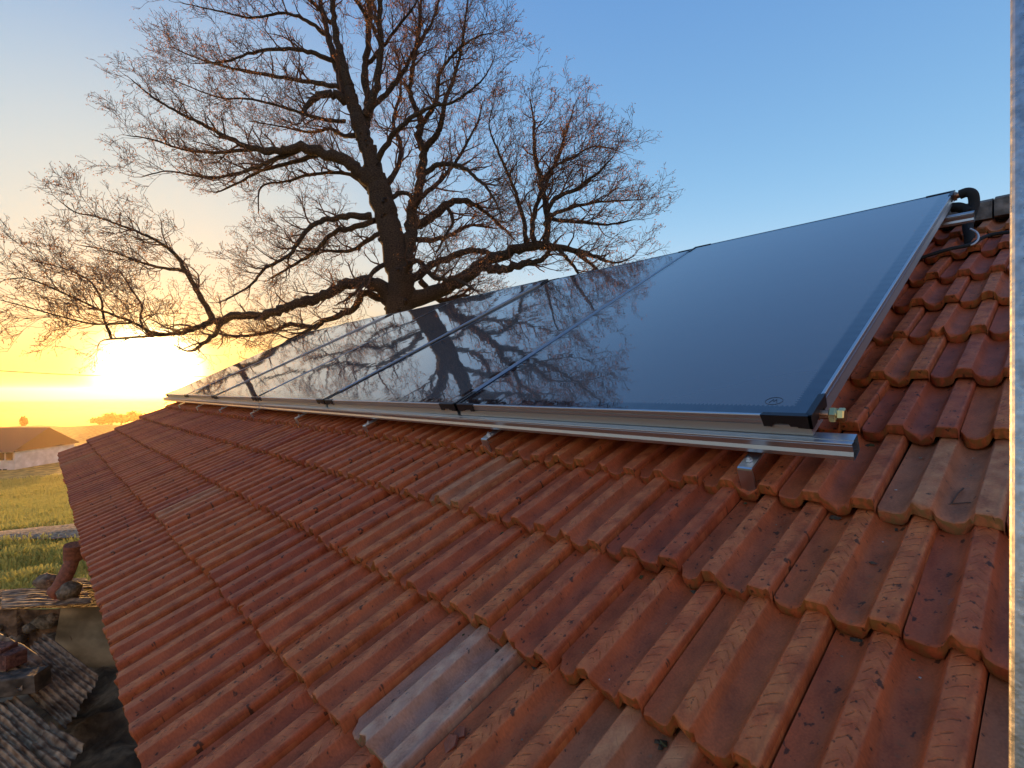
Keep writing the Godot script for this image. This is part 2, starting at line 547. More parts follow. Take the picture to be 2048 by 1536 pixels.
# ---------------------------------------------------------------- our house
func make_house() -> void:
	var house := base("farmhouse")
	tag(house, "old house with a red clay tile roof carrying the solar collectors", "house")
	# walls with thickness under the two slopes
	var wall := Shape.new()
	var xa := -8.6
	var xb := 3.2
	var za := -0.78
	var zb := -6.75
	wall.box(Vector3(xa, GROUND - 1.0, zb), Vector3(xb, -0.86, za))
	wall.prism(PackedVector2Array([Vector2(-za, -0.86), Vector2(-zb, -0.86), Vector2(3.65, 0.72)]), Transform3D(Basis(Vector3(0, 0, -1), Vector3.UP, Vector3(1, 0, 0)), Vector3(xa, 0, 0)), 0.3)
	wall.prism(PackedVector2Array([Vector2(-za, -0.86), Vector2(-zb, -0.86), Vector2(3.65, 0.72)]), Transform3D(Basis(Vector3(0, 0, -1), Vector3.UP, Vector3(1, 0, 0)), Vector3(xb - 0.3, 0, 0)), 0.3)
	put(wall.mesh(), "wall", M.plaster, house)
	# the slope and what lies on it
	var ridge_s := 4.06
	var deck := Shape.new()
	deck.box(Vector3(-9.0, -0.125, -ridge_s), Vector3(3.3, -0.085, -0.21), roof_frame)
	var roof := put(deck.mesh(), "roof", M.timber, house)
	var back := Shape.new()
	var bf := Transform3D(Basis(Vector3.UP, PI) * Basis(Vector3.RIGHT, pitch), Vector3(-5.7, -H, -7.26))
	back.box(Vector3(-9.0, -0.125, -ridge_s), Vector3(3.3, -0.04, -0.21), bf)
	put(back.mesh(), "back_roof", M.old_roof, house)
	var cap := Shape.new()
	var ridge := on_roof(0, 0, ridge_s)
	var capp := PackedVector2Array([Vector2(-0.13, -0.055), Vector2(-0.115, 0.035), Vector2(-0.05, 0.062), Vector2(0.05, 0.062), Vector2(0.115, 0.035), Vector2(0.13, -0.055)])
	for k in 31:
		var pc := put(null, "ridge_tile", M.concrete, house)
		var one := Shape.new()
		one.prism(capp, Transform3D(Basis(Vector3(0, 0, -1), Vector3.UP, Vector3(1, 0, 0)), Vector3(3.3 - 0.4 * (k + 1) + 0.004, ridge.y + rng.randf_range(-0.004, 0.004), ridge.z)), 0.392)
		pc.mesh = one.mesh()
	# tiles
	var fine := []
	for k in 7:
		fine.append(tile_mesh(100 + k))
	var coarse := tile_mesh(200, false)
	var tilt := Basis(Vector3.RIGHT, -asin(0.034 / GAUGE))
	var rest: Array[Transform3D] = []
	var tones := PackedColorArray()
	for row in 12:
		var s := (0.1654 + 0.289 * row) / cos(pitch)
		var j0 := -17
		for j in range(j0, 44):
			var e := 0.502 + TILE_W * j + (0.1 if row % 2 == 1 else 0.0)   # the right edge of the tile, measured towards the far end
			if e + TILE_W > 9.06 or e < -3.2:
				continue
			var x := -(e + TILE_W)
			var wob := Basis.from_euler(Vector3(rng.randfn(0, 0.006), rng.randfn(0, 0.007), rng.randfn(0, 0.008)))
			var xf := roof_frame * Transform3D(tilt * wob, Vector3(x + rng.randf_range(-0.0012, 0.0012), 0.012 + rng.randf_range(-0.003, 0.003), -(s + rng.randf_range(-0.007, 0.007))))
			var one_by_one: bool = (row <= 4 and e > -0.45) or (row > 4 and e > -0.45 and e < 0.62)
			var pick := rng.randi()
			var skin: Material = M.clays[pick % M.clays.size()]
			if row == 1 and absf(e + 0.1 - 0.90) < 0.1:
				skin = M.clay_weathered
			elif (row == 4 and absf(e + 0.1 - 0.17) < 0.1) or (row == 3 and absf(e + 0.1 - 1.60) < 0.1) or rng.randf() < 0.035:
				skin = M.clay_dusty
			if one_by_one:
				var t := put(fine[pick / 64 % fine.size()], "tile", skin, roof, xf)
				t.rotate_object_local(Vector3.UP, 0.0)
			else:
				rest.append(xf)
				var v := rng.randf_range(0.85, 1.08)
				tones.append(Color(0.77 * v, 0.17 * v * rng.randf_range(0.9, 1.1), 0.05 * v))
	var mm := MultiMesh.new()
	mm.transform_format = MultiMesh.TRANSFORM_3D
	mm.use_colors = true
	mm.mesh = coarse
	mm.instance_count = rest.size()
	for k in rest.size():
		mm.set_instance_transform(k, rest[k])
		mm.set_instance_color(k, tones[k])
	var covered := MultiMeshInstance3D.new()
	covered.name = "covered_tiles"
	covered.multimesh = mm
	covered.material_override = M.clay_far
	covered.set_meta("kind", "stuff")
	roof.add_child(covered, true)

# ---------------------------------------------------------------- solar collectors, rails, hooks
func frame_side(sh: Shape, a: Vector3, b: Vector3, out: Vector3) -> void:
	# outer face of the casing from the glass down, mitred at both ends
	var prof := [[0.0, 0.0015], [0.0008, 0.0], [0.0008, -0.0095], [-0.0022, -0.0105], [-0.0022, -0.0125], [0.0008, -0.0135], [0.0008, -0.0215], [-0.006, -0.0235], [-0.009, -0.0255], [-0.004, -0.0285], [0.0, -0.051], [-0.03, -0.051]]
	var along := (b - a).normalized()
	var run := 0.0
	for k in prof.size() - 1:
		var p: Vector3 = out * prof[k][0] + Vector3.UP * prof[k][1]
		var q: Vector3 = out * prof[k + 1][0] + Vector3.UP * prof[k + 1][1]
		var d: Vector3 = q - p
		var face := along.cross(d)
		if face.dot(out + Vector3.UP * (0.3 if k < 2 else (-0.3 if k == prof.size() - 2 else 0.0))) < 0.0: face = -face
		sh.quad(a + p + along * -prof[k][0], b + p + along * prof[k][0], b + q + along * prof[k + 1][0], a + q + along * -prof[k + 1][0], face, Vector2(run, 0), Vector2(run, a.distance_to(b)), Vector2(run + d.length(), a.distance_to(b)), Vector2(run + d.length(), 0))
		run += d.length()
	# the narrow lip that holds the glass
	sh.quad(a + Vector3.UP * 0.0015, b + Vector3.UP * 0.0015, b - out * 0.007 - along * 0.007 + Vector3.UP * 0.0015, a - out * 0.007 + along * 0.007 + Vector3.UP * 0.0015, Vector3.UP)

func make_collectors() -> void:
	var w := PANEL_W
	var l := PANEL_L
	var casing := Shape.new()
	var c := [Vector3(-w, 0, 0), Vector3(0, 0, 0), Vector3(0, 0, -l), Vector3(-w, 0, -l)]
	frame_side(casing, c[0], c[1], Vector3(0, 0, 1))
	frame_side(casing, c[1], c[2], Vector3(1, 0, 0))
	frame_side(casing, c[2], c[3], Vector3(0, 0, -1))
	frame_side(casing, c[3], c[0], Vector3(-1, 0, 0))
	casing.quad(Vector3(-w, -0.0508, 0), Vector3(0, -0.0508, 0), Vector3(0, -0.0508, -l), Vector3(-w, -0.0508, -l), Vector3.DOWN)
	var casing_mesh := casing.mesh()
	var pane := Shape.new()
	pane.quad(Vector3(-w + 0.002, 0, -0.002), Vector3(-0.002, 0, -0.002), Vector3(-0.002, 0, -l + 0.002), Vector3(-w + 0.002, 0, -l + 0.002), Vector3.UP, Vector2(0, 0), Vector2(1, 0), Vector2(1, 1), Vector2(0, 1))
	var pane_mesh := pane.mesh()
	# black corner cover: two arms with a notched lower edge, made for the right-hand lower corner
	var corner := Shape.new()
	for turn in [0, 1]:
		var xf := Transform3D() if turn == 0 else Transform3D(Basis(Vector3(0, 0, 1), Vector3(0, 1, 0), Vector3(1, 0, 0)), Vector3.ZERO)
		# an arm running along -x with its face towards +z (the second arm is the mirror image)
		corner.prism(PackedVector2Array([Vector2(0.004, 0.0035), Vector2(0.004, -0.031), Vector2(-0.028, -0.030), Vector2(-0.030, -0.027), Vector2(-0.045, -0.027), Vector2(-0.049, -0.020), Vector2(-0.085, -0.020), Vector2(-0.088, -0.030), Vector2(-0.093, -0.029), Vector2(-0.108, -0.029), Vector2(-0.112, 0.0035)]), xf * Transform3D(Basis(), Vector3(0, 0, -0.003)), 0.007)
		corner.box(Vector3(-0.110, 0.0016, -0.011), Vector3(0.003, 0.0034, -0.0031), xf)
	var corner_mesh := corner.mesh()
	var order := ["first", "second", "third", "fourth", "fifth", "sixth"]
	var proto: Node3D
	for k in 6:
		var e := 0.432 + 1.411 * k
		var up: float = 0.0128 + [0.0, -0.0035, 0.001, -0.002, 0.0015, 0.0][k]
		var xf := roof_frame * Transform3D(Basis(Vector3.RIGHT, up) * Basis(Vector3.BACK, [0.0, 0.0015, -0.001, 0.002, -0.0015, 0.001][k]), Vector3(-e, 0.154, -1.564))
		var panel: Node3D
		if k == 0:
			panel = base("solar_collector", xf)
			put(casing_mesh, "casing", M.aluminium, panel)
			put(pane_mesh, "glass_pane", M.collector_glass, panel)
			put(corner_mesh, "corner_cover", M.black_plastic, panel)
			put(corner_mesh, "corner_cover", M.black_plastic, panel, Transform3D(Basis(Vector3.UP, PI / 2), Vector3(0, 0, -l)))
			put(corner_mesh, "corner_cover", M.black_plastic, panel, Transform3D(Basis(Vector3.UP, PI), Vector3(-w, 0, -l)))
			put(corner_mesh, "corner_cover", M.black_plastic, panel, Transform3D(Basis(Vector3.UP, -PI / 2), Vector3(-w, 0, 0)))
			proto = panel
		else:
			panel = proto.duplicate()
			panel.name = numbered("solar_collector")
			add_child(panel)
			panel.transform = xf
		if k > 0:
			var strip := Shape.new()
			strip.prism(PackedVector2Array([Vector2(-0.006, 0.0036), Vector2(-0.004, 0.0055), Vector2(0.008, 0.0055), Vector2(0.010, 0.0042), Vector2(0.014, 0.0042), Vector2(0.016, 0.0055), Vector2(0.026, 0.0055), Vector2(0.028, 0.0036)]), Transform3D(Basis(), Vector3(0, 0, -l + 0.115)), l - 0.23)
			put(strip.mesh(), "cover_strip", M.strip_metal, panel)
		var which := "end flat solar collector, with the brass pipe cap at its lower corner" if k == 0 else "%s flat solar collector counted from the one with the brass cap" % order[k]
		tag(panel, which, "solar collector", "row of solar collectors on the tile roof")
	# on the first collector: emblem, pipe stub with brass cap
	var pane0: Node = proto.get_node("glass_pane")
	var em := Shape.new()
	var ring := PackedVector3Array()
	var rr := PackedFloat32Array()
	for k in 25:
		var a := TAU * k / 24
		ring.append(Vector3(-0.105 + cos(a) * 0.021, 0.0004, -0.075 + sin(a) * 0.019))
		rr.append(0.0007)
	em.tube(ring, rr, 5)
	for s in [[-0.114, -0.066, -0.109, -0.084], [-0.109, -0.084, -0.105, -0.072], [-0.105, -0.072, -0.101, -0.084], [-0.101, -0.084, -0.096, -0.066]]:
		em.tube(PackedVector3Array([Vector3(s[0], 0.0004, s[1]), Vector3(s[2], 0.0004, s[3])]), PackedFloat32Array([0.0008, 0.0008]), 5)
	put(em.mesh(), "emblem", M.emblem_ink, pane0)
	var stub := Shape.new()
	var out := Transform3D(Basis(Vector3.BACK, -PI / 2), Vector3(0.001, -0.024, -0.055))   # local y points out of the side
	stub.lathe([Vector2(0.0, 0.0), Vector2(0.0135, 0.0), Vector2(0.0135, 0.001), Vector2(0.011, 0.001), Vector2(0.011, 0.030)], out, 20)
	var st := put(stub.mesh(), "pipe_stub", M.copper, proto)
	var nut := Shape.new()
	nut.lathe([Vector2(0.011, 0.024), Vector2(0.018, 0.024), Vector2(0.0195, 0.0265), Vector2(0.0195, 0.036), Vector2(0.018, 0.0385), Vector2(0.014, 0.0385)], out, 6, true)
	nut.lathe([Vector2(0.0155, 0.0385), Vector2(0.0155, 0.041)], out, 20)
	put(nut.mesh(), "nut", M.brass, st)
	var capn := Shape.new()
	capn.lathe([Vector2(0.012, 0.041), Vector2(0.0165, 0.041), Vector2(0.0175, 0.043), Vector2(0.0175, 0.053), Vector2(0.015, 0.056), Vector2(0.0, 0.0565)], out * Transform3D(Basis(Vector3.UP, 0.4), Vector3.ZERO), 6, true)
	put(capn.mesh(), "cap", M.brass, st)
	# rails
	var prof := PackedVector2Array([Vector2(0, 0.043), Vector2(-0.006, 0.043), Vector2(-0.006, 0.0415), Vector2(-0.016, 0.0415), Vector2(-0.016, 0.043), Vector2(-0.044, 0.043), Vector2(-0.046, 0.041), Vector2(-0.046, 0.0), Vector2(0.0, 0.0), Vector2(0.0008, 0.001), Vector2(0.0026, 0.0115), Vector2(-0.0022, 0.0205), Vector2(0.0, 0.036), Vector2(-0.0012, 0.037), Vector2(-0.0012, 0.0385), Vector2(0.0006, 0.0395), Vector2(0.0006, 0.042)])
	for r in [[1.541, 0.0585, "long aluminium mounting rail under the lower edge of the collectors", 0.348], [3.58, 0.0785, "aluminium mounting rail under the upper edge of the collectors", 0.335]]:
		var rail := base("mounting_rail", roof_frame * Transform3D(Basis(Vector3(0, 0, 1), Vector3(0, 1, 0), Vector3(-1, 0, 0)), Vector3(-r[3], r[1], -r[0])))
		tag(rail, r[2], "rail", "mounting rails")
		var body := Shape.new()
		body.prism(prof, Transform3D(), 4.19, false)
		body.prism(prof, Transform3D(Basis(), Vector3(0.0, -0.0004, 4.2)), 4.6, false)
		body.quad(Vector3(-0.045, 0.0185, 0.001), Vector3(-0.003, 0.0185, 0.001), Vector3(-0.003, 0.0185, 8.8), Vector3(-0.045, 0.0185, 8.8), Vector3.UP)
		put(body.mesh(), "profile", M.aluminium, rail)
		for b in [-0.06, 0.07]:
			var joint := Shape.new()
			joint.lathe([Vector2(0.0, 0.006), Vector2(0.006, 0.006), Vector2(0.006, 0.0)], Transform3D(Basis(Vector3.BACK, -PI / 2), Vector3(0.001, 0.015, 4.195 + b)), 6, true)
			put(joint.mesh(), "joint_bolt", M.zinc, rail)
	# hooks
	var hook := Shape.new()
	var bar := PackedVector2Array([Vector2(0.0, -0.045), Vector2(0.006, -0.045), Vector2(0.006, 0.040), Vector2(0.0045, 0.0445), Vector2(0.0, 0.046), Vector2(-0.085, 0.046), Vector2(-0.085, 0.040), Vector2(-0.002, 0.040), Vector2(0.0, 0.038)])
	hook.prism(bar, Transform3D(Basis(Vector3(0, 0, 1), Vector3(0, 1, 0), Vector3(-1, 0, 0)), Vector3(0.018, 0, 0)), 0.036)
	var hook_mesh := hook.mesh()
	var bolt := Shape.new()
	bolt.lathe([Vector2(0.004, 0.046), Vector2(0.004, 0.060)], Transform3D(Basis(), Vector3(0, 0, -0.028)), 10)
	bolt.lathe([Vector2(0.0, 0.054), Vector2(0.0085, 0.054), Vector2(0.0085, 0.047), Vector2(0.0, 0.047)], Transform3D(Basis(), Vector3(0, 0, -0.028)), 6, true)
	var bolt_mesh := bolt.mesh()
	for k in 9:
		var h := base("roof_hook", roof_frame * Transform3D(Basis(Vector3.UP, rng.randf_range(-0.03, 0.03)), Vector3(-(0.575 + 1.035 * k), 0.0, -1.488)))
		tag(h, "bent metal roof hook coming out between tiles under the lower rail", "roof hook", "roof hooks under the lower rail")
		put(hook_mesh, "bracket", M.zinc, h)
		put(bolt_mesh, "bolt", M.zinc, h)
	for k in 9:
		var h := base("rail_bracket", roof_frame * Transform3D(Basis(), Vector3(-(0.6 + 1.035 * k), 0.022, -3.56)))
		tag(h, "bent metal bracket carrying the upper rail above the tiles", "bracket", "brackets under the upper rail")
		put(hook_mesh, "bracket", M.zinc, h)
		put(bolt_mesh, "bolt", M.zinc, h)
	# pipes beside the upper corner of the first collector
	var dark_tube := base("insulated_pipe", roof_frame * Transform3D(Basis(), Vector3(-0.027, 0.0, 0.0)))
	tag(dark_tube, "black insulated pipe bending down beside the top corner of the collectors", "pipe")
	var g := Shape.new()
	g.tube(curve([Vector3(-0.412, 0.160, -3.83), Vector3(-0.395, 0.166, -3.83), Vector3(-0.372, 0.168, -3.83)]), evenly(0.015, 0.015, 13), 14, true)
	g.lathe([Vector2(0.015, 0.0), Vector2(0.021, 0.0), Vector2(0.021, 0.014), Vector2(0.015, 0.014)], Transform3D(Basis(Vector3.BACK, -PI / 2), Vector3(-0.404, 0.164, -3.83)), 6, true)
	put(g.mesh(), "coupling", M.copper, dark_tube)
	g = Shape.new()
	g.tube(curve([Vector3(-0.380, 0.168, -3.83), Vector3(-0.352, 0.172, -3.83), Vector3(-0.331, 0.158, -3.82), Vector3(-0.327, 0.115, -3.80), Vector3(-0.338, 0.070, -3.76), Vector3(-0.347, 0.030, -3.72), Vector3(-0.337, 0.0, -3.66), Vector3(-0.330, -0.04, -3.60)]), evenly(0.023, 0.021, 43), 14, true)
	put(g.mesh(), "insulation", M.rubber, dark_tube)
	g = Shape.new()
	g.tube(curve([Vector3(-0.408, 0.118, -3.80), Vector3(-0.385, 0.116, -3.795), Vector3(-0.36, 0.10, -3.79), Vector3(-0.34, 0.085, -3.77)]), evenly(0.024, 0.024, 19), 12, true)
	put(g.mesh(), "lower_bend", M.rubber, dark_tube)
	var lead := base("sensor_cable", roof_frame * Transform3D(Basis(), Vector3(-0.01, 0.010, 0.0)))
	tag(lead, "grey sensor cable looping over the tiles below the black pipe", "cable")
	g = Shape.new()
	g.tube(curve([Vector3(-0.338, 0.045, -3.56), Vector3(-0.312, 0.032, -3.52), Vector3(-0.302, 0.020, -3.46), Vector3(-0.312, 0.012, -3.41), Vector3(-0.336, 0.010, -3.40), Vector3(-0.364, 0.010, -3.415)]), evenly(0.0042, 0.0042, 31), 8)
	put(g.mesh(), "cable", M.cable_grey, lead)
	var black := base("dark_gap_tube", roof_frame * Transform3D(Basis(), Vector3(0, 0.008, 0.0)))  # added black tube, standing in for dark gaps between the tiles
	tag(black, "thin black tube added for the dark gaps between tiles just below the ridge", "dark_tube")
	g = Shape.new()
	g.tube(curve([Vector3(-0.50, 0.012, -3.31), Vector3(-0.40, 0.020, -3.36), Vector3(-0.34, 0.014, -3.40), Vector3(-0.30, 0.016, -3.48), Vector3(-0.26, 0.014, -3.52), Vector3(-0.12, 0.012, -3.51), Vector3(0.4, 0.012, -3.50)]), evenly(0.008, 0.008, 37), 10)
	put(g.mesh(), "dark_tube", M.rubber, black)

func curve(pts: Array) -> PackedVector3Array:
	# six steps between neighbouring points
	var r := PackedVector3Array()
	for i in pts.size() - 1:
		var a: Vector3 = pts[maxi(i - 1, 0)]
		var b: Vector3 = pts[i]
		var c: Vector3 = pts[i + 1]
		var d: Vector3 = pts[mini(i + 2, pts.size() - 1)]
		for k in 6:
			r.append(b.cubic_interpolate(c, a, d, k / 6.0))
	r.append(pts[pts.size() - 1])
	return r

func evenly(a: float, b: float, count: int) -> PackedFloat32Array:
	var r := PackedFloat32Array()
	for k in count:
		r.append(lerpf(a, b, float(k) / maxi(count - 1, 1)))
	return r

# ---------------------------------------------------------------- the old tree
var twig_shape: Shape
var limb_list := []
var tips := PackedVector3Array()

func smooth_limb(pts: Array, z0: float, z1: float) -> Array:
	# [points, radii] of a limb given as (x, y, half width) in the photograph, its depth running from z0 to z1
	var p := []
	var r := []
	for k in pts.size():
		var t := float(k) / maxi(pts.size() - 1, 1)
		var z := lerpf(z0, z1, t)
		p.append(at(pts[k][0], pts[k][1], z))
		r.append(pts[k][2] * 0.9 / FOCAL * z)
	var path := curve(p)
	var rad := PackedFloat32Array()
	for k in path.size():
		var f := float(k) / 6.0
		var i := mini(int(f), r.size() - 2)
		rad.append(lerpf(r[i], r[i + 1], clampf(f - i, 0.0, 1.0)) * (1.0 + 0.09 * rng.randf_range(-1.0, 1.0)))
	for k in range(1, path.size() - 1):
		path[k] += Vector3(rng.randf_range(-1, 1), rng.randf_range(-1, 1), rng.randf_range(-1, 1)) * minf(0.045, rad[k] * 0.35)
	return [path, rad]

func grow(start: Vector3, dir: Vector3, length: float, r0: float, depth: int, heart: Vector3) -> void:
	var steps := 6 if depth <= 1 else (5 if depth == 2 else 3)
	var pts := PackedVector3Array([start])
	var rad := PackedFloat32Array([r0])
	var d := dir.normalized()
	var p := start
	var wig := 0.33 if depth <= 2 else 0.18
	var bend := Vector3(rng.randf_range(-1, 1), rng.randf_range(-1, 1), rng.randf_range(-1, 1)) * 0.16
	for k in steps:
		var outward := (p - heart)
		outward.y *= 0.6
		d = (d + bend + Vector3(rng.randf_range(-1, 1), rng.randf_range(-0.8, 1.0), rng.randf_range(-1, 1)) * wig + outward.normalized() * 0.10 + Vector3.UP * (0.05 if depth < 3 else 0.02)).normalized()
		p += d * length / steps
		pts.append(p)
		rad.append(maxf(lerpf(r0, r0 * 0.3, float(k + 1) / steps), 0.0042))
	twig_shape.tube(pts, rad, 5 if r0 > 0.03 else (4 if r0 > 0.014 else 3))
	if depth >= 4:
		tips.append(p)
		return
	var gap: float = [0.0, 0.19, 0.15, 0.105][depth]
	var count := int(length * rng.randf_range(0.8, 1.15) / gap)
	for k in count:
		var t := rng.randf_range(0.12, 1.0) if depth < 3 else rng.randf_range(0.2, 1.0)
		var f := t * steps
		var i := mini(int(f), steps - 1)
		var at_ := pts[i].lerp(pts[i + 1], f - i)
		var along := (pts[i + 1] - pts[i]).normalized()
		var off := Vector3(rng.randf_range(-1, 1), rng.randf_range(-0.7, 1), rng.randf_range(-1, 1))
		off = (off - along * off.dot(along)).normalized()
		var nd := along * rng.randf_range(0.55, 1.0) + off * rng.randf_range(0.6, 1.0)
		var nl: float = [0.0, 0.95, 0.50, 0.24][depth] * rng.randf_range(0.55, 1.25) * (1.05 - 0.35 * t)
		grow(at_, nd, nl, maxf(lerpf(rad[i], rad[i + 1], f - i) * 0.62, 0.0048), depth + 1, heart)
	if depth == 3:
		tips.append(p)

